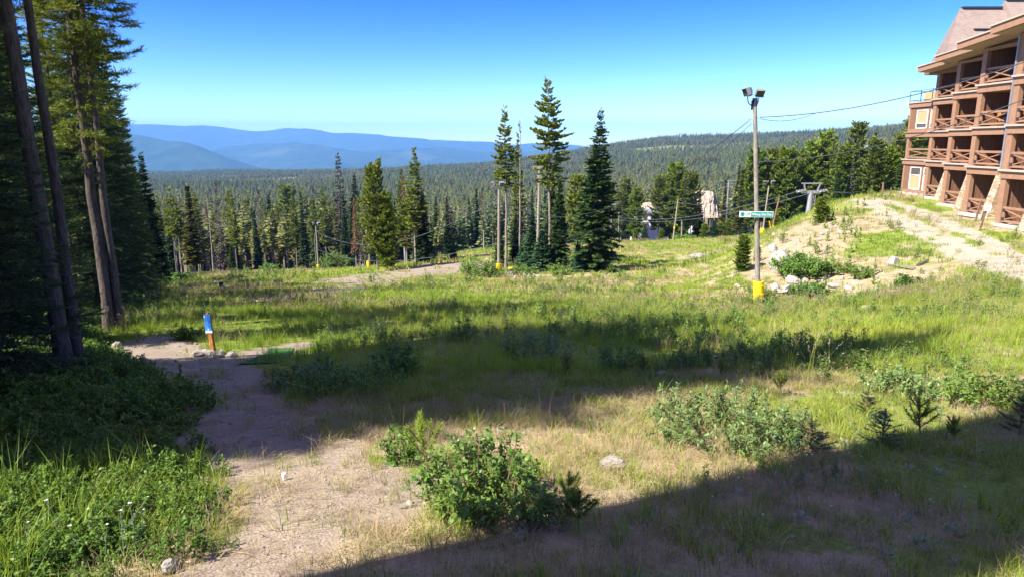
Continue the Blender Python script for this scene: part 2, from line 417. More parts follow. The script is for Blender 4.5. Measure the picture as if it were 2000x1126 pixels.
def crown(rg, H, pts, base, prof, spacing, per, elev, droop, tw_sp, tw_len, spray, dense_in=.15, gap=.0, stick=.02, tintlo=0., tinthi=1., clump=0.0, upturn=0.0, flat=.5, skip_low=0.0):
    """branches around the trunk; spray = (kind, n, length, width)"""
    g = G()
    zs = np.arange(base * H, H * .985, spacing)
    zs = zs + rg.normal(size=len(zs)) * spacing * .25
    B = []
    for z in zs:
        k = max(2, rg.poisson(per))
        a0 = rg.uniform(0, 6.28)
        cl = 1.0
        if clump: cl = 1 + clump * math.sin(z * 2.1 + a0 * .3) 
        for i in range(k):
            if rg.random() < gap: continue
            B.append((z + rg.normal() * spacing * .3, a0 + i * 6.283 / k + rg.normal() * .35, cl))
    # lateral leader tip
    B = np.array(B); z = np.clip(B[:, 0], base * H * .9, H * .99); ph = B[:, 1]
    f = (z / H - base) / (1 - base)
    L = prof(f) * B[:, 2] * rg.uniform(.62, 1.12, len(z)); L = np.maximum(L, .10 * prof(np.array(.3)))
    tx = np.interp(z, pts[:, 2], pts[:, 0]); ty = np.interp(z, pts[:, 2], pts[:, 1])
    el = np.radians(elev[0] + (elev[1] - elev[0]) * f + rg.normal(size=len(z)) * 7)
    hd = np.stack([np.cos(ph), np.sin(ph), np.zeros_like(ph)], 1)
    org = np.stack([tx, ty, z], 1)
    def bp(idx, t):
        r = L[idx] * t
        zz = r * np.tan(el[idx]) - droop * L[idx] * t ** 2 + upturn * L[idx] * np.clip(t - .55, 0, 1) ** 2 * 3
        return org[idx] + hd[idx] * r[:, None] + np.stack([0 * r, 0 * r, zz], 1)
    # wood of the branches
    if stick:
        nb = len(z); T = [0, .4, .8, 1.0]
        for q in range(3):
            a = bp(np.arange(nb), np.full(nb, T[q])); b = bp(np.arange(nb), np.full(nb, T[q + 1]))
            d = unit(b - a); s1 = unit(np.cross(d, np.array((.1, .2, 1.)))); s2 = np.cross(d, s1)
            w0 = (stick * (1 - T[q] * .8) * np.clip(L / 1.5, .4, 1.3))[:, None]; w1 = (stick * (1 - T[q + 1] * .8) * np.clip(L / 1.5, .4, 1.3))[:, None]
            for u, v in ((s1, s2), (s2, -s1)):
                V = np.stack([a - u * w0, a + u * w0, b + u * w1, b - u * w1], 1)
                g.add(V.reshape(-1, 3), np.arange(nb * 4).reshape(-1, 4), 1)
    # twigs
    cnt = np.maximum(2, (L / tw_sp).astype(int))
    idx = np.repeat(np.arange(len(z)), cnt * 2)
    N_ = len(idx)
    t = dense_in + (1 - dense_in) * rg.random(N_) ** .8
    p = bp(idx, t); p2 = bp(idx, np.minimum(t + .05, 1.05))
    fw = unit(p2 - p)
    sd = unit(np.cross(fw, np.array((0, 0, 1.)))) * np.where(rg.random(N_) < .5, 1, -1)[:, None]
    ang = np.radians(rg.uniform(25, 60, N_))
    ang = np.where(t > .93, ang * .3, ang)
    D = unit(fw * np.cos(ang)[:, None] + sd * np.sin(ang)[:, None] + rg.normal(size=(N_, 3)) * .13 + np.array((0, 0, upturn * .35)))
    tl = tw_len * (1.1 - .55 * t) * rg.uniform(.6, 1.25, N_) * np.clip(L[idx] / 1.0, .45, 1.15)
    kind, ns, sl, sw = spray
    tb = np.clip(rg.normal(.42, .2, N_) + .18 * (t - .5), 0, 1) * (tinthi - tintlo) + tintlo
    if kind == 'quad':
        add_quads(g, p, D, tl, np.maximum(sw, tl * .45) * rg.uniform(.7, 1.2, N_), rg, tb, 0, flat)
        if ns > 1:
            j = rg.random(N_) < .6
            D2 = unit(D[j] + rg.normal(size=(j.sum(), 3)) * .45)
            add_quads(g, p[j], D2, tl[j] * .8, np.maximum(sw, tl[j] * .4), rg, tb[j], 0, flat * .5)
    else:
        # needles set along every twig
        ii = np.repeat(np.arange(N_), ns)
        s = np.tile((np.arange(ns) + .5) / ns, N_) + rg.normal(size=N_ * ns) * .05
        q = p[ii] + D[ii] * (tl[ii] * s)[:, None]
        nd = unit(D[ii] * .75 + rg.normal(size=(N_ * ns, 3)) * (.62 if kind == 'brush' else .5) * np.array((1, 1, 1 if kind == 'brush' else .45)))
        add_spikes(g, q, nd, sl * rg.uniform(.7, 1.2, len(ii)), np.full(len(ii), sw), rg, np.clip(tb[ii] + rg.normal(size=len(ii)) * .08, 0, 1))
        if stick:
            add_spikes(g, p, D, tl, np.full(N_, .016), rg, .3, 1)
    # leader
    k = 10
    zz = np.linspace(H * .93, H, k); a = rg.uniform(0, 6.28, k)
    o = np.stack([np.interp(zz, pts[:, 2], pts[:, 0]), np.interp(zz, pts[:, 2], pts[:, 1]), zz], 1)
    D = unit(np.stack([np.cos(a), np.sin(a), np.full(k, 1.0)], 1))
    add_quads(g, o, D, np.full(k, .03 * H), np.full(k, .012 * H), rg, .5, 0, 0)
    return g

class Tree:
    """one grown tree: meshes shared by its copies"""
    def __init__(s, name, H, trunk, crown_, bark, leaf):
        s.name = name; s.H = H
        s.t = trunk.mesh('trunk', bark, True)
        s.c = crown_.mesh('crown', [leaf, M['twig']]) if crown_ is not None else None

PROF = {
 'pine': lambda f: 1.0 * np.clip(np.sin(np.clip(f, 0, 1) ** .75 * PI) ** .55, .12, 1) * (1.12 - .72 * f),
 'fir': lambda f: np.clip(1.0 - f, .0, 1) ** .8 * .97 + .03,
 'spire': lambda f: np.clip(1 - f, 0, 1) ** 1.0 * .92 + .08,
 'egg': lambda f: np.clip(np.sin(np.clip(f * .86 + .14, 0, 1) * PI) ** .6, .08, 1),
 'broad': lambda f: np.clip(np.sin(np.clip(f * .62 + .30, 0, 1) * PI) ** .7, .1, 1),
}

def sc_prof(name, R): return lambda f: PROF[name](np.asarray(f, float)) * R

def make_tree(kind, seed, H, leaf, lod='mid', R=None, base=None, bend=0.0):
    rg = np.random.default_rng(seed)
    bark = M['bark'] if lod == 'near' else M['bark_far']
    near = lod == 'near'
    if kind == 'pine':
        tr, pts = trunk_mesh(rg, H, .0068 * H + .02, bend)
        spr = ('brush', 13, .14, .021) if near else ('quad', 2, .3, .24)
        g = crown(rg, H, pts, base if base is not None else .42, sc_prof('pine', R or .085 * H), .0152 * H, 5.4, (-14, 40), .12, .10 if near else .11, .46 if near else .60, spr, .2, .12, .020, clump=.22, upturn=.22, flat=.35)
        return Tree('pine_tree', H, tr, g, bark, leaf)
    if kind == 'bushy':
        tr, pts = trunk_mesh(rg, H, .009 * H + .02, bend)
        spr = ('brush', 12, .14, .021) if near else ('quad', 2, .3, .26)
        g = crown(rg, H, pts, base if base is not None else .12, sc_prof('broad', R or .17 * H), .026 * H, 6, (-5, 42), .10, .10 if near else .11, .5 if near else .72, spr, .15, .06, .02, clump=.18, upturn=.3, flat=.25)
        return Tree('pine_tree', H, tr, g, bark, leaf)
    if kind == 'fir':
        tr, pts = trunk_mesh(rg, H, .0085 * H + .02, bend * .4, top=.05)
        spr = ('flat', 13, .10, .024) if near else ('quad', 2, .25, .22)
        g = crown(rg, H, pts, base if base is not None else .04, sc_prof('fir' if R is None or R > .1 * H else 'spire', R or .13 * H), .0150 * H, 7.2, (-16, 24), .16, .085 if near else .085, .46 if near else .66, spr, .05, .03, .015, upturn=.16, flat=.8)
        return Tree('fir_tree', H, tr, g, bark, leaf)
    if kind == 'dead':
        tr, pts = trunk_mesh(rg, H, .0075 * H + .02, bend)
        g = crown(rg, H, pts, base if base is not None else .10, sc_prof('spire', R or .085 * H), .018 * H, 5.5, (-20, 8), .22, .10, .45, ('quad', 2, .2, .14), .06, .08, .02, flat=.4)
        return Tree('dead_tree', H, tr, g, M['bark_dead'], leaf)
    if kind == 'snag':
        tr, pts = trunk_mesh(rg, H, .008 * H + .02, bend, top=.25)
        g = crown(rg, H, pts, .25, sc_prof('spire', R or .045 * H), .03 * H, 2.5, (-20, 15), .1, .8, .22, ('quad', 1, .1, .03), .3, .2, .022, flat=.2)
        return Tree('dead_tree', H, tr, g, M['bark_dead'], M['dead_grey'])

TREE_N = {}
def plant(tree, pos, H, label, cat, group=None, rz=None, lean=0.0, wide=1.0):
    """a thing of its own with the parts of its kind"""
    s = H / tree.H
    o = thing(tree.name, label, cat, pos, random.uniform(0, 6.28) if rz is None else rz, group, (s * wide, s * wide, s))
    if lean: o.rotation_euler = (0, lean, o.rotation_euler[2] if rz is not None else 0.0)
    link('trunk', tree.t, o)
    if tree.c is not None: link('crown', tree.c, o)
    return o

# ------------------------------------------------------------------ broad leaved shrubs and seedlings
def leaves(g, P0, D, L, W, rg, tint, mat=0, fold=.25, up=None):
    n = len(P0)
    ref = rg.normal(size=(n, 3)) * .5 + np.array((0, 0, 1.)) if up is None else up
    Sd = unit(np.cross(D, ref)); Nm = np.cross(Sd, D)
    V = np.empty((n, 6, 3))
    V[:, 0] = P0; V[:, 5] = P0 + D * L[:, None] - Nm * (L * .10)[:, None]
    a = P0 + D * (L * .32)[:, None]; b = P0 + D * (L * .68)[:, None]
    w = W[:, None] * .5
    V[:, 1] = a + Sd * w + Nm * w * fold; V[:, 2] = a - Sd * w + Nm * w * fold
    V[:, 3] = b + Sd * w * .8 + Nm * w * fold * .6; V[:, 4] = b - Sd * w * .8 + Nm * w * fold * .6
    base = np.arange(n)[:, None] * 6
    T = np.concatenate([base + np.array(q) for q in ((0, 2, 1), (3, 4, 5))], 0)
    Q = base + np.array((1, 2, 4, 3))
    V = V.reshape(-1, 3)
    o = g.n
    g.add(V, T, mat, np.tile(tint, 2))
    g.F.append(Q + o); g.M.append(np.full(n, mat, int)); g.T.append(np.asarray(tint, float))

def shrub_mesh(seed, H, R, stems=26, per=34, ll=.06, lw=.022, leaf='willow', spread=1.0, low=.25, bare=0, topleaf=True):
    """many crooked stems, each with side twigs that carry the leaves"""
    rg = np.random.default_rng(seed)
    g = G(); P0 = []; D = []; Ln = []; Tn = []
    for i in range(stems):
        a = rg.uniform(0, 6.28); rr = R * math.sqrt(rg.random()); lean = rg.uniform(.15, .6)
        o = np.array((math.cos(a), math.sin(a), 0.))
        b = o * rr * (1 - lean) + np.array((0, 0, -.03))
        h = H * rg.uniform(.5, 1.0) * (1 - .5 * (rr / R) ** 2)
        e = o * (rr * spread + .05 * R) + np.array((rg.normal() * .12 * R, rg.normal() * .12 * R, h))
        m = b * .4 + e * .6 + o * rr * .15 + rg.normal(size=3) * .09 * H
        t = np.linspace(0, 1, 6)[:, None]
        g.tube((1 - t) ** 2 * b + 2 * t * (1 - t) * m + t ** 2 * e, np.linspace(.010, .003, 6) * max(.3, H), 4, 1, False)
        nt_ = rg.integers(4, 8)
        ax = [(b, m, e, low, 1.0, .40)]
        for q in range(nt_):
            tt = rg.uniform(low * .8, .9)
            p = (1 - tt) ** 2 * b + 2 * tt * (1 - tt) * m + tt ** 2 * e
            d = unit(rg.normal(size=3) * np.array((1, 1, .45)) + o * .35 + np.array((0, 0, .45)))
            L = (.16 + .34 * rg.random()) * min(H, R * 1.2) * (1.15 - .6 * tt)
            p2 = p + d * L + np.array((0, 0, .12 * L))
            pm = p + d * L * .5 + rg.normal(size=3) * .05 * L
            g.tube([p, pm, p2], np.array((.005, .004, .002)) * max(.3, H), 3, 1, False)
            ax.append((p, pm, p2, .12, 1.0, .60 / nt_))
        for (p0, p1, p2, lo, hi, sh) in ax:
            k = max(3, int(per * 2.6 * sh * rg.uniform(.7, 1.3)))
            tt = lo + (hi - lo) * rg.random(k) ** .85; tt[:2] = (.97, 1.0)
            tt = tt[:, None]
            q = (1 - tt) ** 2 * p0 + 2 * tt * (1 - tt) * p1 + tt ** 2 * p2
            axd = unit(2 * (1 - tt) * (p1 - p0) + 2 * tt * (p2 - p1))
            an = np.arange(k) * 2.4 + rg.uniform(0, 6)
            s1 = unit(np.cross(axd, np.array((.3, .2, 1.)) + rg.normal(size=3) * .1)); s2 = np.cross(axd, s1)
            rd = s1 * np.cos(an)[:, None] + s2 * np.sin(an)[:, None]
            D.append(unit(rd * rg.uniform(.7, 1.1, k)[:, None] + axd * rg.uniform(.1, .9, k)[:, None] + rg.normal(size=(k, 3)) * .25 - np.array((0, 0, .08))))
            P0.append(q); Ln.append(ll * rg.uniform(.45, 1.3, k)); Tn.append(np.clip(rg.normal(.40, .2, k) + .3 * (tt[:, 0] - .6), 0, 1))
    P0 = np.concatenate(P0); D = np.concatenate(D); Ln = np.concatenate(Ln); Tn = np.concatenate(Tn)
    k = P0[:, 2] > .01
    P0, D, Ln, Tn = P0[k], D[k], Ln[k], Tn[k]
    leaves(g, P0, D, Ln, Ln * (lw / ll) * rg.uniform(.75, 1.25, len(Ln)), rg, Tn)
    for i in range(bare):
        a = rg.uniform(0, 6.28); r = R * rg.uniform(.2, .8)
        b = np.array((math.cos(a) * r * .6, math.sin(a) * r * .6, .1)); e = b + np.array((rg.normal() * .12, rg.normal() * .12, H * rg.uniform(.95, 1.15)))
        g.tube([b, (b + e) / 2 + rg.normal(size=3) * .01, e], [.003, .002, .001], 4, 1, False)
    return g.mesh(leaf, [M[leaf], M['stem']])

def seedling_mesh(seed, H, leaf='pine', kind='pine'):
    """small conifer: stem, a few arms, every arm covered in needles"""
    rg = np.random.default_rng(seed)
    g = G()
    if kind == 'pine':
        axes = [(np.array((0, 0, 0.)), np.array((rg.normal() * .1, rg.normal() * .1, 1.)), H)]
        for k in range(3):
            zb = H * (.28 + .2 * k)
            for j in range(4):
                a = rg.uniform(0, 6.28)
                axes.append((np.array((0, 0, zb)), np.array((math.cos(a) * .75, math.sin(a) * .75, .75)), H * (.42 - .08 * k) * rg.uniform(.8, 1.2)))
    else:
        axes = [(np.array((0, 0, 0.)), np.array((0, 0, 1.)), H)]
        for k in range(7):
            zb = H * (.08 + .125 * k)
            for j in range(6):
                a = rg.uniform(0, 6.28)
                axes.append((np.array((0, 0, zb)), np.array((math.cos(a), math.sin(a), .22)), H * (.48 - .06 * k) * rg.uniform(.8, 1.2)))
    for i, (b, d, L) in enumerate(axes):
        d = unit(d)
        if kind == 'pine':
            b = b + 0
            if i: b = b + unit(axes[0][1]) * 0 + axes[0][1] / axes[0][1][2] * b[2] * np.array((1, 1, 0))
        bend = np.array((0, 0, .25 * L)) if i else np.zeros(3)
        t = np.linspace(0, 1, 6)[:, None]
        pts = b + d * t * L + bend * t ** 2
        g.tube(pts, np.linspace(.018, .007, 6) * H * (1 if i == 0 else .6), 5, 1, False)
        n = int(150 * L / H * (1.6 if kind == 'pine' else .9)) + 20
        tt = rg.random(n); lo = .35 if (i == 0 and kind == 'pine') else .12
        tt = lo + (1 - lo) * tt ** .8
        q = b + d * (tt * L)[:, None] + bend * (tt ** 2)[:, None]
        nd = unit(d * .8 + rg.normal(size=(n, 3)) * .55 * np.array((1, 1, 1 if kind == 'pine' else .35)))
        ln = (.085 if kind == 'pine' else .06) * H ** .5 * rg.uniform(.7, 1.2, n)
        add_spikes(g, q, nd, ln, np.full(n, .008 * max(H, .5) ** .5), rg, np.clip(rg.normal(.4, .15, n) + .35 * (tt > .8), 0, 1))
    return g.mesh('needles', [M[leaf], M['stem']])

def tuft_mesh(seed, n, h, spread, w, leaf, lean=.35, seg=2, heads=None):
    rg = np.random.default_rng(seed); g = G()
    a = rg.uniform(0, 6.28, n); r = spread * np.sqrt(rg.random(n))
    b = np.stack([np.cos(a) * r, np.sin(a) * r, np.full(n, -.02)], 1)
    hh = h * rg.uniform(.5, 1.1, n); a2 = a + rg.normal(size=n) * .9
    ln = lean * rg.uniform(.2, 1.5, n)
    d = np.stack([np.cos(a2), np.sin(a2), np.zeros(n)], 1)
    up = np.array((0, 0, 1.))
    sd = np.stack([-np.sin(a2), np.cos(a2), np.zeros(n)], 1)
    rot = rg.uniform(-.9, .9, n); sd = unit(sd * np.cos(rot)[:, None] + d * np.sin(rot)[:, None])
    m = b + up * (hh * .6)[:, None] + d * (ln * hh * .22)[:, None]
    e = b + up * hh[:, None] + d * (ln * hh * .95)[:, None]
    tint = np.clip(rg.normal(.45, .22, n), 0, 1)
    w = w * rg.uniform(.7, 1.3, n)[:, None]
    V = np.stack([b - sd * w * .5, b + sd * w * .5, m + sd * w * .42, m - sd * w * .42, e], 1)
    o = g.n
    g.add(V.reshape(-1, 3), np.arange(n)[:, None] * 5 + np.array((0, 1, 2, 3)), 0, tint)
    g.F.append(np.arange(n)[:, None] * 5 + np.array((3, 2, 4)) + o); g.M.append(np.zeros(n, int)); g.T.append(tint)
    mats = [M[leaf]]
    if heads:
        mats.append(M['seed'])
        k = heads[0]; hl, hw = heads[1:]
        i = rg.choice(n, k, replace=False)
        for q in i:
            c = e[q]; dd = unit(e[q] - m[q])
            kk = 7
            s = rg.random(kk)
            add_quads(g, c + dd * ((s - .45) * hl)[:, None], unit(dd + rg.normal(size=(kk, 3)) * .30), np.full(kk, hl * .40), np.full(kk, hw), rg, rg.random(kk), 1, 0)
    return g.mesh('tuft', mats)

# ------------------------------------------------------------------ scattering of uncountable stuff
def scatter(name, pts, rz, scl, idx, meshes, label=None, tilt=None):
    pts = np.asarray(pts, float); n = len(pts)
    coll = bpy.data.collections.new(name + '_sources')
    for k, me in enumerate(meshes):
        coll.objects.link(bpy.data.objects.new('%s_source_%02d' % (name, k), me))
    me = bpy.data.meshes.new(name)
    me.vertices.add(n); me.vertices.foreach_set('co', pts.ravel().astype(np.float32))
    R = np.zeros((n, 3)); R[:, 2] = rz
    if tilt is not None: R[:, :2] = tilt
    me.attributes.new('rot', 'FLOAT_VECTOR', 'POINT').data.foreach_set('vector', R.ravel().astype(np.float32))
    s3 = np.asarray(scl, float)
    if s3.ndim == 1: s3 = np.repeat(s3[:, None], 3, 1)
    me.attributes.new('scl', 'FLOAT_VECTOR', 'POINT').data.foreach_set('vector', s3.ravel().astype(np.float32))
    me.attributes.new('idx', 'INT', 'POINT').data.foreach_set('value', np.asarray(idx, np.int32))
    o = link(name, me)
    ng = bpy.data.node_groups.new(name, 'GeometryNodeTree')
    ng.interface.new_socket('Geometry', in_out='INPUT', socket_type='NodeSocketGeometry')
    ng.interface.new_socket('Geometry', in_out='OUTPUT', socket_type='NodeSocketGeometry')
    nn = ng.nodes.new; L = ng.links.new
    gi, go = nn('NodeGroupInput'), nn('NodeGroupOutput')
    ci = nn('GeometryNodeCollectionInfo'); ci.inputs['Collection'].default_value = coll
    ci.inputs['Separate Children'].default_value = True; ci.inputs['Reset Children'].default_value = True
    ip = nn('GeometryNodeInstanceOnPoints'); ip.inputs['Pick Instance'].default_value = True
    def at(nm, ty):
        a = nn('GeometryNodeInputNamedAttribute'); a.data_type = ty; a.inputs['Name'].default_value = nm
        return a.outputs['Attribute']
    L(gi.outputs[0], ip.inputs['Points']); L(ci.outputs[0], ip.inputs['Instance'])
    L(at('idx', 'INT'), ip.inputs['Instance Index'])
    L(at('rot', 'FLOAT_VECTOR'), ip.inputs['Rotation']); L(at('scl', 'FLOAT_VECTOR'), ip.inputs['Scale'])
    L(ip.outputs[0], go.inputs[0])
    o.modifiers.new('scatter', 'NODES').node_group = ng
    tag(o, label, None, None, 'stuff')
    if label: o['category'] = name.replace('_', ' ')
    return o
# ------------------------------------------------------------------ world, sun, camera, air
SUN_AZ, SUN_EL = math.radians(-120), math.radians(47)      # clockwise from +Y
w = bpy.data.worlds.new('World'); SC.world = w; w.use_nodes = True
nt = w.node_tree
bg = nt.nodes['Background']
sky = nt.nodes.new('ShaderNodeTexSky'); sky.sky_type = 'NISHITA'; sky.sun_disc = False
sky.sun_elevation = SUN_EL; sky.sun_rotation = SUN_AZ
sky.altitude = 1700; sky.air_density = 1.0; sky.dust_density = .3; sky.ozone_density = 3.0
hs = nt.nodes.new('ShaderNodeHueSaturation'); hs.inputs['Saturation'].default_value = SKY_SAT; hs.inputs['Hue'].default_value = SKY_HUE
gm = nt.nodes.new('ShaderNodeGamma'); gm.inputs[1].default_value = SKY_GAM
vs = nt.nodes.new('ShaderNodeVectorMath'); vs.operation = 'SCALE'; vs.inputs['Scale'].default_value = .25
v2 = nt.nodes.new('ShaderNodeVectorMath'); v2.operation = 'SCALE'; v2.inputs['Scale'].default_value = 4.0
nt.links.new(sky.outputs[0], vs.inputs[0]); nt.links.new(vs.outputs[0], gm.inputs[0]); nt.links.new(gm.outputs[0], v2.inputs[0])
nt.links.new(v2.outputs[0], hs.inputs['Color'])
# unseen pale veil added overhead to brighten the fill light neutrally
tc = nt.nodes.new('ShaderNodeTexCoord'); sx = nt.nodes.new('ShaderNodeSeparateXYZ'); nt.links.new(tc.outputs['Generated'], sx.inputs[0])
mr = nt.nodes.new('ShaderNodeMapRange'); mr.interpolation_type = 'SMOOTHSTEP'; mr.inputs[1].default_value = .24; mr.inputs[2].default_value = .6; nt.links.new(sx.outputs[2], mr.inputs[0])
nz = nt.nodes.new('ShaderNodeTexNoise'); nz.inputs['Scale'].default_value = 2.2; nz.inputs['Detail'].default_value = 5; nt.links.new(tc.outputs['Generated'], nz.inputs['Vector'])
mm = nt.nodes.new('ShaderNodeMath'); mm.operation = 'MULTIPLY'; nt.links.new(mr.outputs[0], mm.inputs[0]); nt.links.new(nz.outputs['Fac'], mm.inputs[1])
vc = nt.nodes.new('ShaderNodeVectorMath'); vc.operation = 'SCALE'; vc.inputs[0].default_value = (SKY_FILL * 1.05, SKY_FILL * .93, SKY_FILL * .84); nt.links.new(mm.outputs[0], vc.inputs['Scale'])
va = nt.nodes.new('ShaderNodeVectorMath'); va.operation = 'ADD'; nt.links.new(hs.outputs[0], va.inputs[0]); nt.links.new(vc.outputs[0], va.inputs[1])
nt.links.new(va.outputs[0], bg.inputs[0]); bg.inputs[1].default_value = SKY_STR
sun = bpy.data.lights.new('sun', 'SUN'); sun.energy = SUN_STR; sun.angle = math.radians(.53); sun.color = (1.0, .93, .82)
so = link('sun', sun)
sd = np.array((math.sin(SUN_AZ) * math.cos(SUN_EL), math.cos(SUN_AZ) * math.cos(SUN_EL), math.sin(SUN_EL)))
from mathutils import Vector
so.rotation_euler = Vector(sd).to_track_quat('Z', 'Y').to_euler()
cam = bpy.data.cameras.new('camera'); cam.lens = 24; cam.sensor_width = 36; cam.clip_end = 60000; cam.clip_start = .05
co = link('camera', cam); co.rotation_euler = (PI / 2 - TILT, 0, 0)
SC.camera = co
SC.view_settings.view_transform = 'Standard'; SC.view_settings.look = 'None'; SC.view_settings.exposure = EXPO; SC.view_settings.gamma = 1
try:
    SC.cycles.use_denoising = True; SC.cycles.denoiser = 'OPENIMAGEDENOISE'
    SC.cycles.denoising_input_passes = 'RGB_ALBEDO_NORMAL'
except Exception: pass
SC.cycles.max_bounces = 6; SC.cycles.diffuse_bounces = 3; SC.cycles.transmission_bounces = 4; SC.cycles.volume_bounces = 0; SC.cycles.transparent_max_bounces = 6
SC.cycles.caustics_reflective = False; SC.cycles.caustics_refractive = False
SC.cycles.sample_clamp_indirect = 6

# ------------------------------------------------------------------ ground
def line_w(pts):
    return np.array([P(*p)[:2] for p in pts])
def near_line(x, y, L, r, edge=.5, seed=1, wob=.35, ns=1.2):
    d = np.full(np.shape(x), 1e9); r = np.asarray(r, float)
    for i in range(len(L) - 1):
        a, b = L[i], L[i + 1]; ab = b - a
        t = np.clip(((x - a[0]) * ab[0] + (y - a[1]) * ab[1]) / (ab @ ab), 0, 1)
        rr = r[i] + (r[i + 1] - r[i]) * t
        d = np.minimum(d, np.hypot(x - a[0] - ab[0] * t, y - a[1] - ab[1] * t) / rr)
    n = (fbm(x / ns, y / ns, seed, 4) - .5) * 2
    return 1 - sstep(1 - edge, 1 + edge, d + n * wob)
def near_pt(x, y, p, r, edge=.5, seed=1, wob=.4):
    d = np.hypot(x - p[0], y - p[1]) / r + (fbm(x / r * 1.6, y / r * 1.6, seed, 4) - .5) * 2 * wob
    return 1 - sstep(1 - edge, 1 + edge, d)

PATH = line_w([(330, 1330), (420, 1150), (530, 1060), (670, 985), (560, 900), (470, 840), (455, 780), (410, 730), (330, 690), (300, 660)])
PATH_R = [.4, .42, .52, .72, .85, .70, .72, 1.05, 1.1, .8]
SPUR = line_w([(600, 985), (760, 945), (900, 950)]); 
TEE = line_w([(420, 705), (500, 690), (590, 672)])
TRAIL = line_w([(470, 592), (560, 580), (650, 570), (720, 545), (800, 535), (905, 518)])
TRAIL_R = [1.1, 1.4, 2.2, 3.8, 4.6, 5.0]
ROAD = line_w([(1668, 391), (1720, 408), (1790, 445), (1870, 482), (1945, 515), (2060, 565)])
ROAD_B = line_w([(1720, 391), (1800, 414), (1880, 450), (1950, 480), (2060, 530)])
BANK = line_w([(1530, 540), (1560, 470), (1620, 440)])
BANK2 = line_w([(1550, 560), (1640, 550), (1730, 545), (1800, 530), (1880, 515)])

def masks(x, y):
    r = np.hypot(x, y)
    m = {}
    dirt = near_line(x, y, PATH, PATH_R, .45, 5, .55, .6)
    dirt = np.maximum(dirt, near_line(x, y, SPUR, [.5, .4, .25], .5, 6, .5, .6))
    dirt = np.maximum(dirt, near_line(x, y, TEE, [.8, .65, .5], .5, 7, .5, .8))
    near = r < 60
    trail = near_line(x, y, TRAIL, TRAIL_R, .5, 8, .5, 2.5)
    road = np.maximum(near_line(x, y, ROAD, [.85, .95, 1.05, 1.0, .95, .9], .4, 9, .4, 1.0), near_line(x, y, ROAD_B, [.9, .75, .6, .5, .5], .4, 10, .5, 1.0))
    bank = np.maximum(near_line(x, y, BANK, [2.0, 4.0, 3.5], .6, 12, .5, 2.0), near_line(x, y, BANK2, [1.6, 2.4, 2.8, 2.2, 1.2], .6, 13, .6, 1.6))
    u = x / np.maximum(y, .1)
    # the wood on the left
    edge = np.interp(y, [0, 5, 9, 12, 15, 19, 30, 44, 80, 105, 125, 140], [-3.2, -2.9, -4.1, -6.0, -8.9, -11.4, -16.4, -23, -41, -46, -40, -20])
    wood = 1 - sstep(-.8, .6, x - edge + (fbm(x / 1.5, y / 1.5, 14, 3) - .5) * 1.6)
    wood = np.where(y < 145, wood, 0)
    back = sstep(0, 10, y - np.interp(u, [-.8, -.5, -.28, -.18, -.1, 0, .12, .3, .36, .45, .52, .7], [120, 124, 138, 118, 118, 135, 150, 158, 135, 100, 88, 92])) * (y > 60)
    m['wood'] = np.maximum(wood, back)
    far = sstep(300, 1500, r)
    clear = sstep(.60, .68, fbm(x / 420, y / 160, 31, 3)) * sstep(900, 1400, r) * sstep(.02, -.12, u)
    cut = sstep(.5, .7, near_pt(x / 2.2, y, (.36 * 1650 / 2.2, 1650), 120, .4, 33, .5)) * .95
    m['clear'] = np.maximum(clear * .8, cut)
    dry = fbm(x / 2.2, y / 1.6, 15, 4)
    dryv = sstep(.45, .66, dry + .22 * sstep(11, 4, y) - .18 * sstep(11, 15, y) * sstep(34, 26, y))
    dryv = np.maximum(dryv, sstep(.5, .66, fbm(x / 6, y / 9, 18, 3)) * sstep(30, 45, y) * .8)
    m['dry'] = dryv * (1 - m['wood'])
    m['dirt'] = np.clip(np.maximum(dirt, trail * .9), 0, 1) 
    m['road'] = road
    m['bank'] = bank
    return m

th = np.concatenate([np.linspace(-PI, -1.12, 50)[:-1], np.linspace(-1.12, 1.12, 560), np.linspace(1.12, PI, 50)[1:]])
rr = np.concatenate([[0.02, .5], np.exp(np.linspace(math.log(1.0), math.log(7500), 640))])
TH, RR = np.meshgrid(th, rr)
GX, GY = (RR * np.sin(TH)).ravel(), (RR * np.cos(TH)).ravel()
GZ = gz(GX, GY)
MK = masks(GX, GY)
nt_, nr = len(th), len(rr)
ii = (np.arange(nr - 1)[:, None] * nt_ + np.arange(nt_ - 1)[None, :])
Q = np.stack([ii, ii + nt_, ii + nt_ + 1, ii + 1], -1).reshape(-1, 4)
fr = MK['road'][Q].mean(1); fd = MK['dirt'][Q].mean(1); rq = RR.ravel()[Q[:, 0]]

m, nt, out = mat('ground_surface'); n = N(nt)
p = n.pos()
n1 = n.noise(p, 1.3, 5, .65); n2 = n.noise(p, 9, 5, .65); n3 = n.noise(p, 55, 3, .6); n4 = n.noise(p, .12, 4)
speck = n.voro(p, 38, 'Color'); speckd = n.voro(p, 38)
def thr(a, jit=.5):
    f = n.math('ADD', n.attr(a), n.math('MULTIPLY', n.math('SUBTRACT', n2, .5), jit))
    return n.rng(f, .36, .64)
green = n.mix(n.rng(n2, .3, .7), (.09, .14, .022), (.24, .30, .058))
green = n.mix(n.rng(n4, .4, .62), green, n.mix(n3, (.14, .18, .03), (.30, .33, .07)))
straw = n.mix(n.rng(n2, .28, .72), (.20, .145, .085), (.40, .31, .19))
straw = n.mix(n.rng(n3, .35, .7), straw, (.46, .37, .235))
straw = n.mix(n.rng(n1, .5, .62), straw, n.mix(n3, (.14, .17, .05), (.26, .24, .11)))
dirt = n.mix(n.rng(n1, .3, .7), (.155, .118, .082), (.30, .24, .175))
dirt = n.mix(n.rng(n3, .3, .75), dirt, (.37, .31, .24))
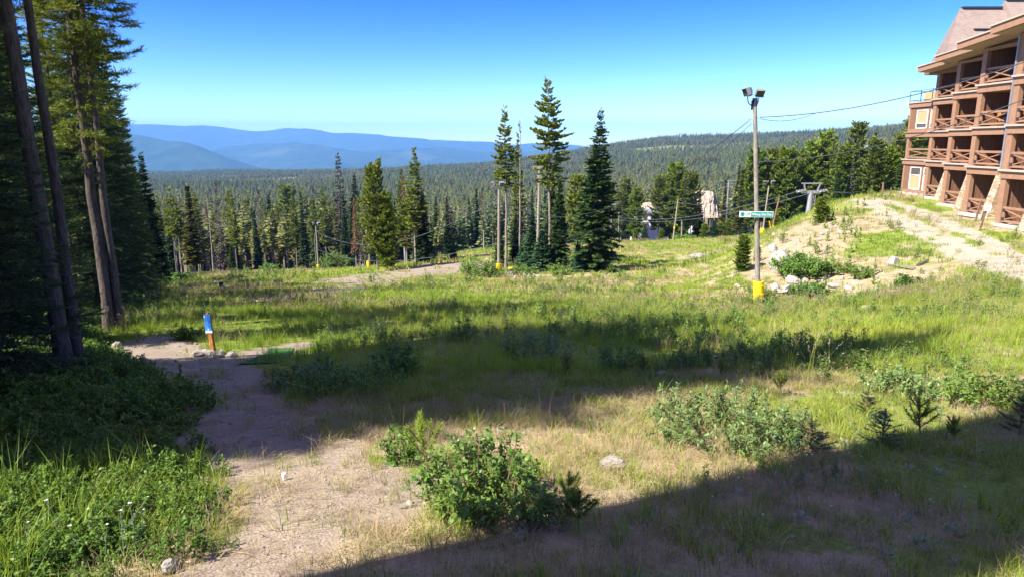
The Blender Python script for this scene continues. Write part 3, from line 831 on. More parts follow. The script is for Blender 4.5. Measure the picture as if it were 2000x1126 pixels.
dirt = n.mix(n.rng(n.noise(p, 3.4, 6, .7), .52, .66, 0, .7), dirt, (.15, .105, .07))
dirt = n.mix(n.rng(speckd, .05, .22, .35, 0), dirt, n.mix(.6, speck, (.42, .385, .34)))
road = n.mix(n.rng(n3, .3, .7), (.29, .25, .185), (.43, .39, .30))
road = n.mix(n.rng(n1, .5, .68), road, n.mix(n2, (.20, .20, .08), (.30, .25, .14)))
road = n.mix(n.rng(speckd, .04, .25, .6, 0), road, n.mix(.75, speck, (.60, .56, .49)))
bank = n.mix(n.rng(n1, .35, .6), (.30, .225, .135), (.40, .33, .215))
bank = n.mix(n.rng(n2, .52, .66), bank, (.21, .20, .06))
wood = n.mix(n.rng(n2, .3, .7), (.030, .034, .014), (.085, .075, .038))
clear = n.mix(n.rng(n1, .3, .7), (.10, .14, .04), (.22, .22, .09))
c = n.mix(thr('dry', .6), green, straw)
c = n.mix(n.math('MULTIPLY', thr('bank', .7), .92), c, bank)
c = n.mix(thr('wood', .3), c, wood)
c = n.mix(thr('clear', .3), c, clear)
c = n.mix(thr('dirt', .55), c, dirt)
c = n.mix(thr('road', .55), c, road)
hgt = n.math('ADD', n.math('MULTIPLY', n2, .9), n.math('ADD', n.math('MULTIPLY', n3, .45), n.math('MULTIPLY', speckd, -.5)))
nt.links.new(n.bsdf(c, .95, .1, 0, n.bump(hgt, .5, .028)), out.inputs[0])
M['ground'] = m

def ground_part(name, sel):
    g = G()
    q = Q[sel]; u_, inv = np.unique(q, return_inverse=True)
    g.add(np.stack([GX, GY, GZ], 1)[u_], inv.reshape(-1, 4))
    o = g.obj(name, M['ground'], None, True)
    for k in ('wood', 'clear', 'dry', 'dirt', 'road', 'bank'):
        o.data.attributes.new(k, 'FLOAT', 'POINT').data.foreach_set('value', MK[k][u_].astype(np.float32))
    return tag(o, None, None, None, 'structure')
# orientation: make faces look up
a = np.stack([GX, GY, GZ], 1)
nn_ = np.cross(a[Q[5000, 1]] - a[Q[5000, 0]], a[Q[5000, 3]] - a[Q[5000, 0]])
if nn_[2] < 0: Q = Q[:, ::-1]
is_road = (fr > .5); is_path = (fd > .5) & ~is_road & (rq < 130)
ground_part('ground', ~(is_road | is_path))
ground_part('gravel_road', is_road)
ground_part('dirt_path', is_path)

# ------------------------------------------------------------------ distant hills
m, nt, out = mat('hill_forest'); n = N(nt)
p = n.pos()
f = n.noise(p, .004, 6, .65)
c = n.mix(n.rng(f, .3, .7), (.012, .03, .016), (.045, .075, .035))
cl = n.noise(n.map(p, (1, .6, 4)), .0011, 3, .5)
c = n.mix(n.rng(cl, .60, .68, 0, .6), c, (.09, .11, .06))
nt.links.new(n.bsdf(c, 1, 0), out.inputs[0])
M['hill'] = m

def hill(name, prof, Y0, depth, seed, rough, base=-460):
    """a mountain range: crest given by directions, real relief in depth"""
    prof = np.array(prof, float)
    nx, ny = 260, 44
    px = np.linspace(prof[0, 0], prof[-1, 0], nx)
    cr = np.interp(px, prof[:, 0], prof[:, 1])
    k = np.ones(5) / 5; cr = np.convolve(np.pad(cr, 2, 'edge'), k, 'valid') + (fbm(px / 45, px * 0, seed, 4) - .5) * 5
    u = (px - 1000) / F / C
    v = np.linspace(-1, 1, ny)
    X = u[None, :] * Y0 + v[:, None] * 0
    Yc = Y0 * (1 + .05 * np.sin(px / 90.0 + seed))
    Yv = Yc[None, :] + v[:, None] * depth
    zc = Yc * ((563 - cr) / F * C - S) / (C + (563 - cr) / F * S)
    spur = (fbm(X / 1100 + 3 * seed, Yv / 1500, seed, 4) - .5)
    sh = np.where(v < 0, 1 - np.abs(v) ** 1.15, 1 - np.abs(v) ** 1.6)[:, None]
    Z = base + (zc[None, :] - base) * sh + spur * rough * (1 - sh) * 2.2 * np.minimum(sh * 4, 1) + (fbm(X / 260, Yv / 260, seed + 5, 3) - .5) * 22 * (v[:, None] != 0)
    g = G()
    ii = np.arange(ny - 1)[:, None] * nx + np.arange(nx - 1)[None, :]
    g.add(np.stack([X, Yv, Z], -1).reshape(-1, 3), np.stack([ii, ii + 1, ii + nx + 1, ii + nx], -1).reshape(-1, 4))
    return tag(g.obj(name, M['hill'], None, True), None, None, None, 'structure')
hill('hills', [(-500, 262), (0, 255), (150, 252), (220, 247), (270, 243), (340, 242), (390, 248), (425, 244), (500, 259), (560, 249), (610, 252), (660, 259), (715, 259), (760, 264), (830, 272), (900, 275), (960, 277), (1010, 284), (1060, 277), (1085, 286), (1110, 280), (1150, 288), (1400, 292), (2500, 290)], 15500, 3000, 2, 300)
hill('hills', [(-500, 258), (100, 262), (230, 262), (290, 269), (340, 276), (385, 278), (450, 300), (520, 325), (600, 340), (900, 350)], 7400, 1500, 5, 220)
hill('hills', [(150, 345), (330, 320), (400, 300), (440, 286), (500, 282), (580, 279), (660, 284), (720, 296), (800, 292), (870, 288), (940, 296), (1000, 298), (1100, 292), (1300, 300), (2500, 300)], 10800, 1900, 9, 260)

# ------------------------------------------------------------------ air
if HAZE > 0:
    g = G(); g.boxmm(-19000, 19000, -600, 18900, -640, 500)
    hz = mat('haze_air'); m, nt, out = hz
    v = nt.nodes.new('ShaderNodeVolumePrincipled'); v.inputs['Color'].default_value = HAZE_COL; v.inputs['Density'].default_value = HAZE
    v.inputs['Anisotropy'].default_value = 0.0
    nt.links.new(v.outputs[0], out.inputs['Volume'])
    o = g.obj('haze', m); tag(o, None, None, None, 'stuff')
# ------------------------------------------------------------------ grown trees (one of each; copies share the meshes)
T = {}
for k in range(3):
    T['npine%d' % k] = make_tree('pine', 100 + k, 18, M['pine'], 'near', R=1.45, base=(.36, .48, .30)[k])
    T['nfir%d' % k] = make_tree('fir', 110 + k, 15, M[('fir_dark', 'fir', 'fir_dark')[k]], 'near', R=1.75, base=.03)
for k in range(3):
    T['pine%d' % k] = make_tree('pine', 120 + k, 18, M['pine'], R=1.45, base=(.45, .30, .55)[k], bend=(.3, -.2, .1)[k])
    T['fir%d' % k] = make_tree('fir', 130 + k, 16, M['fir'], R=(1.9, 1.6, 2.3)[k], base=(.03, .1, .02)[k])
    T['dfir%d' % k] = make_tree('fir', 140 + k, 16, M['fir_dark'], R=(1.5, 1.25, 1.9)[k], base=(.05, .12, .03)[k])
    T['dead%d' % k] = make_tree('dead', 150 + k, 15, M['dead_grey'], R=(1.1, 1.5, .9)[k])
for k in range(2):
    T['bushy%d' % k] = make_tree('bushy', 160 + k, 12, M['pine_bright'], R=(2.3, 1.9)[k], base=(.2, .08)[k])
    T['mpine%d' % k] = make_tree('bushy', 165 + k, 14, M['pine'], R=(2.3, 1.7)[k], base=(.22, .3)[k])
    T['yfir%d' % k] = make_tree('fir', 170 + k, 7, M['fir_blue'], R=(1.5, 1.25)[k], base=.01)
    T['red%d' % k] = make_tree('dead', 180 + k, 13, M['dead_red'], R=(.95, .75)[k], base=.25)
    T['snag%d' % k] = make_tree('snag', 190 + k, 15, None)
T['orange0'] = make_tree('dead', 185, 12, M['dead_orange'], R=.9, base=.3)
T['yellow0'] = make_tree('fir', 186, 15, M['fir_yellow'], R=1.6, base=.08)
T['thin0'] = make_tree('fir', 187, 15, M['fir_yellow'], R=1.0, base=.15)
T['hero_fir'] = make_tree('fir', 201, 21, M['fir'], R=2.75, base=.03)
T['hero_pine'] = make_tree('pine', 202, 25, M['pine'], R=2.5, base=.45, bend=.7)
T['slim_pine'] = make_tree('pine', 203, 21, M['pine'], R=1.55, base=.50, bend=.2)

CATS = {'pine_tree': 'pine tree', 'fir_tree': 'fir tree', 'dead_tree': 'dead tree'}
def tree_px(kind, px, top, base=None, Y=None, label='', group=None, wide=1.0, lean=0.0):
    wide *= 1.22
    p = P(px, base) if base is not None else onY(px, Y)
    H = h_to(p, top)
    t = T[kind]
    return plant(t, p - np.array((0, 0, .05)), H, label, CATS[t.name], group, None, lean, wide)

def tree_w(kind, x, y, H, label, group=None, wide=1.0):
    t = T[kind]
    return plant(t, (x, y, g1(x, y) - .05), H, label, CATS[t.name], group, None, 0, wide)

# ---- the meadow's middle
tree_px('hero_pine', 1074, 153, 522, None, 'tallest pine in the meadow, bare pale lower trunk and full narrow crown against the sky')
tree_px('hero_fir', 1163, 214, 528, None, 'large spire-topped green fir with skirts to the ground, right of the tallest pine', None, 1.15)
tree_px('slim_pine', 988, 209, 523, None, 'slender tall pine with sparse crown just right of the yellow-padded centre light pole')
tree_px('pine1', 1012, 262, 515, None, 'thin ragged pine with bare spike top behind the slender pine', None, .6)
tree_px('snag0', 1014, 240, 517, None, 'bare grey spike of a dead trunk beside the slender centre pine', None, .6)
tree_px('fir1', 976, 425, 519, None, 'green fir filling in directly behind the centre light pole', None, 1.1)
tree_px('dfir2', 1006, 415, 516, None, 'dark fir between the slender pine and the young pointed fir', None, 1.1)
tree_px('yfir0', 1036, 440, 527, None, 'young pointed blue-green fir left of the tallest pine trunk', None, 1.0)
tree_px('yfir1', 1020, 470, 524, None, 'small young fir at the foot of the dark centre fir', None, 1.2)
tree_px('fir2', 1090, 345, 524, None, 'broad dark fir whose skirts wrap the foot of the tallest pine', None, .85)
tree_px('yellow0', 1078, 325, 512, None, 'yellowing fir standing behind the trunk of the tallest pine', None, .7)
tree_px('yfir0', 1058, 448, 528, None, 'bushy young fir with layered boughs at the left foot of the tallest pine', None, 1.3)
tree_px('mpine1', 1126, 342, None, 84, 'mid-height pine half hidden behind the large spire-topped fir')
tree_px('yfir1', 1128, 470, 530, None, 'low young fir tucked against the left side of the spire-topped fir', None, 1.4)
# ---- clump left of the middle
tree_px('dead1', 671, 302, 514, None, 'dying grey-brown fir with broad drooping boughs beside the braced pole', None, 1.25)
tree_px('yellow0', 699, 340, 511, None, 'yellow-green ailing fir between the grey dying fir and the bushy pine', None, 1.0)
tree_px('mpine0', 738, 322, 531, None, 'wide bushy sunlit pine with a ragged top in the clump left of the gravel rise', None, .62)
tree_px('bushy1', 757, 378, 530, None, 'bright green smaller pine with a bare pale trunk right of the wide bushy pine', None, .7)
tree_px('dfir0', 785, 360, 514, None, 'dark narrow fir between the bright small pine and the brown-topped pine', None, 1.15)
tree_px('pine1', 812, 289, 515, None, 'tall brown-topped pine rising from the right end of the clump', None, 1.1)
tree_px('dfir2', 828, 370, 513, None, 'dark thick fir under the brown-topped pine', None, 1.1)
tree_px('pine0', 722, 335, 522, None, 'slim pine crowding the left side of the wide bushy pine', None, 1.0)
tree_px('dfir0', 768, 375, 520, None, 'dark fir filling the gap right behind the bright smaller pine', None, 1.0)
tree_px('mpine1', 795, 390, 516, None, 'shaded pine behind the dark narrow fir', None, 1.0)
tree_px('dfir1', 875, 383, 508, None, 'lone slim black-green fir on the gravel rise', None, .9)
tree_px('yfir1', 886, 470, 506, None, 'small fir at the foot of the lone slim fir')
tree_px('yfir0', 722, 440, 515, None, 'young fir under the yellow-green ailing fir')

# ---- far edge of the meadow, left: the ones one can tell apart
LE = (
 ('dfir2', 287, 322, 556, 'black-green fir at the near left corner of the meadow edge', 1.0),
 ('pine0', 275, 338, 548, 'pale pine behind the black-green corner fir', 1.0),
 ('pine1', 292, 400, 540, 'short green pine right of the corner fir', 1.1),
 ('pine2', 317, 380, 545, 'pine with long bare trunk and small dark crown at the left meadow edge', .9),
 ('pine0', 349, 366, 538, 'pale-crowned pine beside a thin dead trunk on the left meadow edge', 1.1),
 ('pine2', 356, 392, 540, 'darker twin pine leaning on the pale-crowned pine', 1.0),
 ('thin0', 381, 361, 539, 'tall gaunt fir with orange-brown tip at the left meadow edge', 1.5),
 ('snag1', 345, 462, 534, 'short grey dead trunk without branches between two edge pines', 1.0),
 ('red0', 339, 465, 530, 'small rusty brown dead fir among the left edge pines', 1.0),
 ('snag0', 403, 394, 508, 'bare grey snag left of the rusty spire', 1.0),
 ('red0', 412, 400, 512, 'rusty red-brown dead spire beside the grey snag', 1.2),
 ('dead0', 396, 435, 505, 'pinkish faded dead fir half behind the grey snag', 1.0),
 ('thin0', 432, 408, 518, 'thin yellow-green fir between two rusty dead trees', 1.2),
 ('red1', 446, 402, 505, 'narrow bright rust-red dead fir right of the yellow-green thin fir', 1.1),
 ('pine2', 456, 372, 522, 'bare-trunked pine right of the bright rust-red fir', .9),
 ('pine1', 464, 366, 529, 'yellow-green pine with a thin black trunk standing forward of the edge', .75),
 ('dfir1', 477, 396, 522, 'slim dark fir behind the grey leaning snag', 1.1),
 ('snag1', 484, 402, 520, 'grey leaning snag in the middle of the far meadow edge', 1.0),
 ('pine0', 494, 371, 522, 'straight pine with pale trunk and long green crown left of the brown dead tree', .85),
 ('dead0', 515, 368, 520, 'tall brown dead tree, the highest leafless one of the far edge', 1.05),
 ('dfir0', 535, 378, 522, 'dark fir with a grey tip right of the brown dead tree', 1.15),
 ('pine1', 549, 392, 518, 'thin green pine right of the grey-tipped dark fir', .8),
 ('mpine1', 571, 362, 518, 'broad tall pine with two pale trunks near the middle of the far edge', .95),
 ('pine0', 596, 364, 518, 'half dead pine with pinkish left side near the braced pole', 1.1),
 ('orange0', 614, 376, 515, 'small bright orange dead top behind the braced pole', .8),
 ('pine1', 627, 378, 514, 'green pine directly behind the braced pole', .95),
 ('pine2', 645, 382, 514, 'dark-crowned pine between the braced pole and the grey dying fir', 1.1),
)
for k, px, top, base, lab, wd in LE: tree_px(k, px, top, base, None, lab, None, wd)
rr_ = random.Random(4)
for px, top, base in ((306, 470, 541), (328, 500, 543), (352, 505, 546), (414, 478, 524), (427, 492, 524), (440, 462, 526), (455, 478, 530), (470, 480, 527), (487, 462, 525), (500, 455, 524), (523, 470, 522), (543, 455, 523),
                      (560, 452, 520), (583, 470, 520), (593, 452, 519), (607, 462, 517), (638, 470, 515), (656, 468, 514), (700, 462, 513)):
    tree_px(rr_.choice(('dfir0', 'dfir2', 'yfir0', 'yfir1', 'fir2')), px, top, base, None, 'short dark fir filling the gaps low along the far left edge of the meadow', 'short firs low along the far left meadow edge', rr_.uniform(.9, 1.3))

# ---- right of the middle, beyond the crest
RE = (
 ('pine1', 1190, 350, 470, 'first pine right of the spire-topped fir beyond the crest', 1.0),
 ('pine0', 1212, 342, 468, 'taller pale pine behind the two crest poles', 1.0),
 ('dfir1', 1223, 348, 468, 'narrow black fir between the crest pines and the white building', 1.1),
 ('bushy0', 1240, 372, 468, 'rounded pine at the left end of the white building', .8),
 ('mpine0', 1285, 345, 466, 'pine with bare lower trunks in front of the white building', .8),
 ('bushy1', 1313, 319, 466, 'tallest pine of the group behind the leaning crest pole', 1.0),
 ('pine1', 1331, 332, 465, 'dense pine right of the leaning crest pole', 1.3),
 ('mpine0', 1347, 338, 465, 'wide pine just left of the tan rock cut', .75),
 ('dfir2', 1362, 378, 466, 'broad black fir at the left foot of the tan rock cut', 1.1),
 ('thin0', 1410, 350, 462, 'thin yellowish fir right of the tan rock cut', 1.0),
 ('thin0', 1441, 330, 460, 'yellowish spire left of the sign pole', 1.1),
 ('bushy0', 1467, 300, 458, 'tall pine directly behind the sign pole', .8),
 ('mpine0', 1500, 296, 456, 'leafy pine between the sign pole and the floodlit pole', .8),
 ('bushy1', 1525, 288, 455, 'tall pine right of the small floodlight pole', .9),
 ('snag0', 1531, 372, 455, 'brown dead trunk left of the lift tower', 1.0),
 ('mpine0', 1560, 300, 450, 'broad pine behind the left arm of the lift tower', .8),
 ('bushy1', 1574, 277, 448, 'pine rising straight above the lift tower', .85),
 ('bushy0', 1598, 266, 444, 'tallest crown right above the lift tower', .7),
 ('pine1', 1617, 270, 440, 'slim pine right of the tallest crown above the lift tower', 1.1),
)
for k, px, top, base, lab, wd in RE:
    Y = 160 if px < 1430 else 128
    tree_px(k, px, top, None, Y + (px * 7 % 11), lab, None, wd)
for k, px, top, Y, lab, wd in (
 ('bushy1', 1641, 285, 118, 'rounded pine behind the crown of the gravel bank', 1.0),
 ('dead1', 1655, 312, 112, 'brownish ailing tree above the gravel bank', 1.0),
 ('fir1', 1630, 330, 105, 'dark fir on the far slope of the gravel bank', 1.3),
 ('dfir2', 1652, 345, 100, 'black-green fir left of the grey stump pole', 1.2),
 ('fir2', 1672, 322, 100, 'green fir at the top end of the gravel road', 1.0),
 ('mpine0', 1700, 274, 96, 'big pine directly behind the grey stump pole', .95),
 ('bushy0', 1727, 290, 100, 'yellow-green pine left of the lodge corner', .9),
 ('mpine1', 1745, 262, 104, 'upright pine between the stump pole and the lodge', .9),
 ('pine0', 1764, 209, 110, 'tall round-topped pine beside the lodge corner', 1.5),
 ('fir2', 1759, 282, 92, 'layered green fir touching the lodge corner', 1.0),
 ('mpine0', 1785, 300, 106, 'pine seen through the open porch of the lodge', 1.0),
 ('mpine1', 1806, 290, 112, 'second pine seen through the open porch of the lodge', 1.1),
 ('fir0', 1830, 280, 120, 'fir hidden behind the porch end of the lodge', 1.2),
 ):
    tree_px(k, px, top, None, Y, lab, None, wd)
for k, px, top, base, lab, wd in (('bushy1', 1600, 384, 436, 'bright bushy pine leaning against the right side of the lift tower', 1.2), ('bushy0', 1612, 402, 434, 'low bright pine on the edge of the gravel bank', 1.3), ('yfir1', 1627, 412, 430, 'little fir right of the low bright pine on the bank', 1.2)):
    tree_px(k, px, top, base, None, lab, None, wd)
for px, top, base in ((1241, 446, 470), (1258, 440, 470), (1291, 448, 468), (1375, 438, 467), (1392, 430, 466), (1405, 436, 466), (1421, 428, 465), (1436, 432, 465), (1452, 428, 464), (1512, 420, 460), (1528, 425, 458), (1545, 415, 454), (1560, 405, 450)):
    tree_px(rr_.choice(('bushy1', 'yfir0', 'bushy0')), px, top, None, 150 if px < 1460 else 112, 'low bright young conifer in the row along the crest right of the leaning pole' if px > 1350 else 'low bright young conifer in front of the white building', 'young conifers along the crest', 1.2)

# ---- the wood on the left, from near to far
for k, x, y, H, lab, wd in (
 ('npine0', *P(131, 742)[:2], 19, 'thick grey-barked pine trunk nearest the camera at the left', 1.0),
 ('npine2', *P(214, 648)[:2], 18, 'tall pine whose dark boughs overhang the sky at upper left', 1.15),
 ('npine1', *P(236, 646)[:2], 17, 'pine with slightly leaning trunk at the edge of the undergrowth', 1.0)):
    tree_w(k, x, y, H, lab, None, wd)
for k, u, y, H, lab, wd in (
 ('nfir0', -.79, 10.4, 9, 'dark fir with low sweeping boughs at the left frame edge', 1.1),
 ('nfir1', -.72, 17.6, 13, 'dark fir right behind the thick near pine', 1.0),
 ('nfir2', -.83, 12.3, 15, 'shaded fir half cut by the left frame edge', 1.1),
 ('nfir0', -.60, 31, 17, 'dark spire fir behind the slightly leaning pine', .9),
 ('nfir1', -.567, 38, 14.5, 'slim dark fir with its tip against the blue hills', .8),
 ('nfir2', -.555, 43, 14.0, 'second slim dark fir with its tip against the blue hills', .7),
 ('nfir0', -.62, 26, 13, 'dark fir between the near pine trunks and the spire', 1.0),
 ('nfir2', -.59, 36, 11, 'low skirted dark fir at the right end of the wood', 1.2),
 ('nfir1', -.55, 50, 11, 'shaded fir where the wood meets the meadow', 1.1),
 ('dfir2', -.535, 62, 12, 'dark fir at the far end of the left wood', 1.1)):
    tree_w(k, u * y, y, H, lab, None, wd)
rw = random.Random(12)
PL = []
tree_w('npine2', -8.3, 9.0, 17, 'pine just left of the view whose lowest boughs hang into its upper left corner', None, 1.35)
n_ = 0
while n_ < 40:
    y = rw.uniform(13, 75); 
    ed = np.interp(y, [12, 15, 19, 30, 44, 80], [-.66, -.665, -.655, -.60, -.57, -.55])
    u = ed - rw.random() ** 1.3 * .24
    x = u * y
    if 17.2 < -.5 * x + .866 * y < 20.0: continue      # leave the sunny gap over the tee
    if any((x - a) ** 2 + (y - b) ** 2 < 2.6 for a, b in PL): continue
    PL.append((x, y)); n_ += 1
    if rw.random() < .72:
        tree_w(rw.choice(('npine0', 'npine1', 'npine2')), x, y, rw.uniform(15, 19), 'grey pine trunk among many inside the shady wood at the left', 'pines inside the left wood', rw.uniform(.8, 1.1))
    else:
        tree_w(rw.choice(('nfir0', 'nfir1', 'nfir2')), x, y, rw.uniform(8, 14), 'dark fir among many inside the shady wood at the left', 'firs inside the left wood', rw.uniform(.8, 1.1))
# the same wood going on to the left of the frame: it shades the path and the meadow
SH = []
for k, x, y, H in SHADERS:
    tree_w(k, x, y, H, 'conifer of the wood standing left of the view', 'wood left of the view')

# ---- behind the edges: rows of separate trees, then the forest that nobody could count
rb = random.Random(31)
cnt = 0; BACK = []
while cnt < 125:
    u = rb.uniform(-.52, .62)
    y0 = np.interp(u, [-.6, -.5, -.28, -.18, -.1, 0, .12, .3, .36, .45, .52, .7], [126, 130, 146, 128, 128, 150, 172, 178, 150, 125, 112, 112])
    y = y0 + rb.random() ** 1.2 * 75
    if -.13 < u < .14 and y < 190: continue
    x = u * y
    if any((x - a) ** 2 + (y - b) ** 2 < 9 for a, b in BACK): continue
    if .168 < u < .245 and y < 240: continue
    if .27 < u < .325 and y < 260: continue
    BACK.append((x, y)); cnt += 1
    left = u < .1
    k = rb.choice(('pine0', 'pine1', 'pine2', 'dfir0', 'dfir1', 'fir0', 'fir1', 'pine0', 'dead0', 'snag0', 'red0', 'pine1') if left else ('pine0', 'pine1', 'mpine0', 'mpine1', 'fir0', 'dfir0', 'thin0', 'mpine1'))
    H = rb.uniform(13, 19.5)
    side = 'left' if left else 'right'
    nm = {'pine_tree': 'pine', 'fir_tree': 'fir', 'dead_tree': 'dead tree'}[T[k].name]
    tree_w(k, x, y, H, '%s in the second rank of the forest, behind the %s meadow edge' % (nm, side), '%ss behind the %s meadow edge' % (nm, side))

def far_mesh(seed, kind, leaf):
    rg = np.random.default_rng(seed); g = G()
    H = 1.0; base = .34 if kind == 'pine' else .05
    R = .085 if kind == 'pine' else .105
    g.tube([(0, 0, -.05), (0, 0, .9)], [.011, .004], 4, 1, False)
    nl = 15
    for i in range(nl):
        f = (i + rg.random() * .5) / nl; z = base + (1 - base) * f
        r = R * (PROF['pine'](f) if kind == 'pine' else (1 - f) ** .85 + .04)
        k = 7
        a = rg.uniform(0, 6.28) + np.arange(k) * 6.283 / k + rg.normal(size=k) * .35
        rr = r * rg.uniform(.55, 1.25, k)
        D = np.stack([np.cos(a), np.sin(a), np.full(k, .15 if kind == 'pine' else -.28)], 1) + rg.normal(size=(k, 3)) * .12
        add_quads(g, np.tile((0, 0, z), (k, 1)), unit(D), rr, rr * rg.uniform(.55, .9, k), rg, np.clip(rg.normal(.45, .2, k), 0, 1), 0, .6, .6)
        D[:, 2] += .7
        add_quads(g, np.tile((0, 0, z), (k, 1)), unit(D), rr * .75, rr * .6, rg, np.clip(rg.normal(.55, .2, k), 0, 1), 0, .2, .6)
    return g.mesh('far_conifer', [leaf, M['bark_far']])
FARM = [far_mesh(1, 'fir', M['far_fir']), far_mesh(2, 'fir', M['fir']), far_mesh(3, 'pine', M['far_pine']), far_mesh(4, 'pine', M['far_pine']), far_mesh(5, 'fir', M['fir_yellow']), far_mesh(6, 'pine', M['dead_grey'])]
rg = np.random.default_rng(77)
pts = []
for y0, y1, sp in ((120, 260, 4.4), (260, 500, 5.0), (500, 900, 6.2), (900, 1600, 8.0), (1600, 3500, 12.0)):
    n0 = int(.84 * (y1 ** 2 - y0 ** 2) / sp ** 2)
    y = np.sqrt(rg.uniform(y0 ** 2, y1 ** 2, n0)); u = rg.uniform(-.84, .84, n0)
    pts.append(np.stack([u * y, y], 1))
pts = np.concatenate(pts)
x, y = pts[:, 0], pts[:, 1]; u = x / y
y0 = np.interp(u, [-.85, -.6, -.5, -.28, -.18, -.1, 0, .12, .3, .36, .45, .52, .7, .9], [95, 130, 150, 175, 170, 165, 175, 190, 190, 165, 150, 140, 150, 150])
mk = masks(x, y)
keep = (y > y0) & (rg.random(len(x)) > mk['clear'] * .96)
keep &= ~((u > .168) & (u < .245) & (y < 236)) & ~((u > .268) & (u < .325) & (y < 262))
keep &= ~((np.abs(u - .03) < .16) & (y < 185))
x, y = x[keep], y[keep]
z = gz(x, y)
r = np.hypot(x, y)
h = np.clip(rg.normal(13.5, 3.2, len(x)), 5, 21) * (1 - .12 * sstep(900, 2500, r))
zone = fbm(x / 60, y / 90, 41, 3)
id_ = np.where(rg.random(len(x)) < sstep(.38, .62, zone), rg.choice([2, 3, 3, 4, 2], len(x)), rg.choice([0, 1, 0, 1, 2], len(x)))
id_ = np.where(rg.random(len(x)) < .035, 5, id_)
wd = h * rg.uniform(1.15, 2.0, len(x))
scatter('far_forest', np.stack([x, y, z], 1), rg.uniform(0, 6.28, len(x)), np.stack([wd, wd, h], 1), id_, FARM, 'dense dark conifer forest covering the plateau below the blue hills')
# ------------------------------------------------------------------ materials of built things
M['pole'] = m_bark('weathered_pole_wood', (.22, .19, .15), (.42, .37, .30), .8)
M['pole_brown'] = m_bark('brown_pole_wood', (.16, .095, .065), (.30, .19, .13), .8)
M['metal'] = m_simple('galvanised_metal', (.42, .43, .45), .45, .5, .6, .12)
M['lamp_grey'] = m_simple('lamp_housing', (.30, .29, .30), .5, .4, .3, .15)
M['dark_metal'] = m_simple('dark_metal', (.045, .05, .075), .5, .4, .4, .2)
M['glass_dark'] = m_simple('lamp_glass', (.05, .06, .05), .1, .6, 0, .2)
M['yellow'] = m_simple('yellow_pad', (.80, .56, .012), .6, .35, 0, .10, 3, .01, 9)
M['wire'] = m_simple('black_cable', (.035, .04, .05), .5, .3)
M['wire_grey'] = m_simple('steel_cable', (.20, .22, .25), .4, .5, .3)
M['white'] = m_simple('white_paint', (.80, .80, .79), .5, .4, 0, .05)
M['sign_green'] = m_simple('sign_green', (.004, .36, .235), .45, .4, 0, .06)
M['cedar'] = m_bark('orange_cedar', (.46, .20, .05), (.62, .31, .09), 1.2)
M['blue_sign'] = m_simple('blue_sign_face', (.04, .30, .88), .4, .4, 0, .1)
M['turf'] = m_simple('green_turf_mat', (.045, .13, .03), .95, .1, 0, .25, 20, .01, 120)
M['siding'] = None
def m_siding(name, c1, c2, period=.32, vert=True):
    m, nt, out = mat(name); n = N(nt)
    p = n.obj()
    sx = n.new('ShaderNodeSeparateXYZ'); nt.links.new(p, sx.inputs[0])
    h = n.math('ADD', sx.outputs[0], sx.outputs[1]) if vert else sx.outputs[2]
    f = n.math('FRACT', n.math('DIVIDE', h, period))
    groove = n.rng(n.math('ABSOLUTE', n.math('SUBTRACT', f, .5)), .40, .44)
    c = n.mix(n.rng(n.noise(n.map(p, (3, 3, .6)), 2.0, 5), .3, .7), c1, c2)
    c = n.mix(n.math('MULTIPLY', groove, .35), c, tuple(x * .5 for x in c1))
    nt.links.new(n.bsdf(c, .75, .25, 0, n.bump(groove, .6, .02)), out.inputs[0])
    return m
M['siding'] = m_siding('brown_board_siding', (.19, .098, .055), (.245, .13, .075))
M['trim'] = m_simple('tan_brown_trim', (.31, .175, .102), .6, .3, 0, .10, 3)
M['cream'] = m_simple('pale_fascia_edge', (.46, .36, .28), .6, .3, 0, .06)
M['soffit'] = m_simple('soffit_boards', (.30, .23, .18), .8, .2, 0, .1)
def m_shingle(name):
    m, nt, out = mat(name); n = N(nt)
    sx = n.new('ShaderNodeSeparateXYZ'); nt.links.new(n.obj(), sx.inputs[0]); cb = n.new('ShaderNodeCombineXYZ'); nt.links.new(sx.outputs[0], cb.inputs[0]); nt.links.new(n.math('MULTIPLY', sx.outputs[2], 1.4), cb.inputs[1])
    b = n.new('ShaderNodeTexBrick'); nt.links.new(cb.outputs[0], b.inputs['Vector'])
    b.inputs['Scale'].default_value = 1.0; b.inputs['Brick Width'].default_value = .32; b.inputs['Row Height'].default_value = .16; b.inputs['Mortar Size'].default_value = .018
    b.inputs['Color1'].default_value = (.24, .18, .145, 1); b.inputs['Color2'].default_value = (.34, .27, .225, 1); b.inputs['Mortar'].default_value = (.15, .115, .095, 1)
    c = n.mix(n.rng(n.noise(n.obj(), .8, 4), .35, .7), b.outputs[0], (.29, .225, .185)); 
    nt.links.new(n.bsdf(c, .9, .15, 0, n.bump(b.outputs['Fac'], -.5, .02)), out.inputs[0])
    return m
M['shingle'] = m_shingle('brown_shingles')
def m_ledge(name):
    m, nt, out = mat(name); n = N(nt)
    p = n.map(n.obj(), (2.2, 2.2, 9.0))
    col = n.voro(p, 1.0, 'Color'); d = n.voro(p, 1.0, 'Distance', 'DISTANCE_TO_EDGE')
    s = n.new('ShaderNodeSeparateColor'); nt.links.new(col, s.inputs[0])
    c = n.mix(s.outputs[0], (.33, .23, .135), (.60, .48, .34))
    c = n.mix(n.rng(d, .0, .06, .8, 0), c, (.20, .14, .09))
    nt.links.new(n.bsdf(c, .85, .2, 0, n.bump(n.rng(d, 0, .1), .8, .04)), out.inputs[0])
    return m
M['ledge'] = m_ledge('ledge_stone')
M['blind'] = m_simple('cream_blind', (.42, .32, .16), .6, .5, 0, .06, 2)
M['pane'] = m_simple('window_glass', (.10, .085, .06), .12, .6, 0, .2)
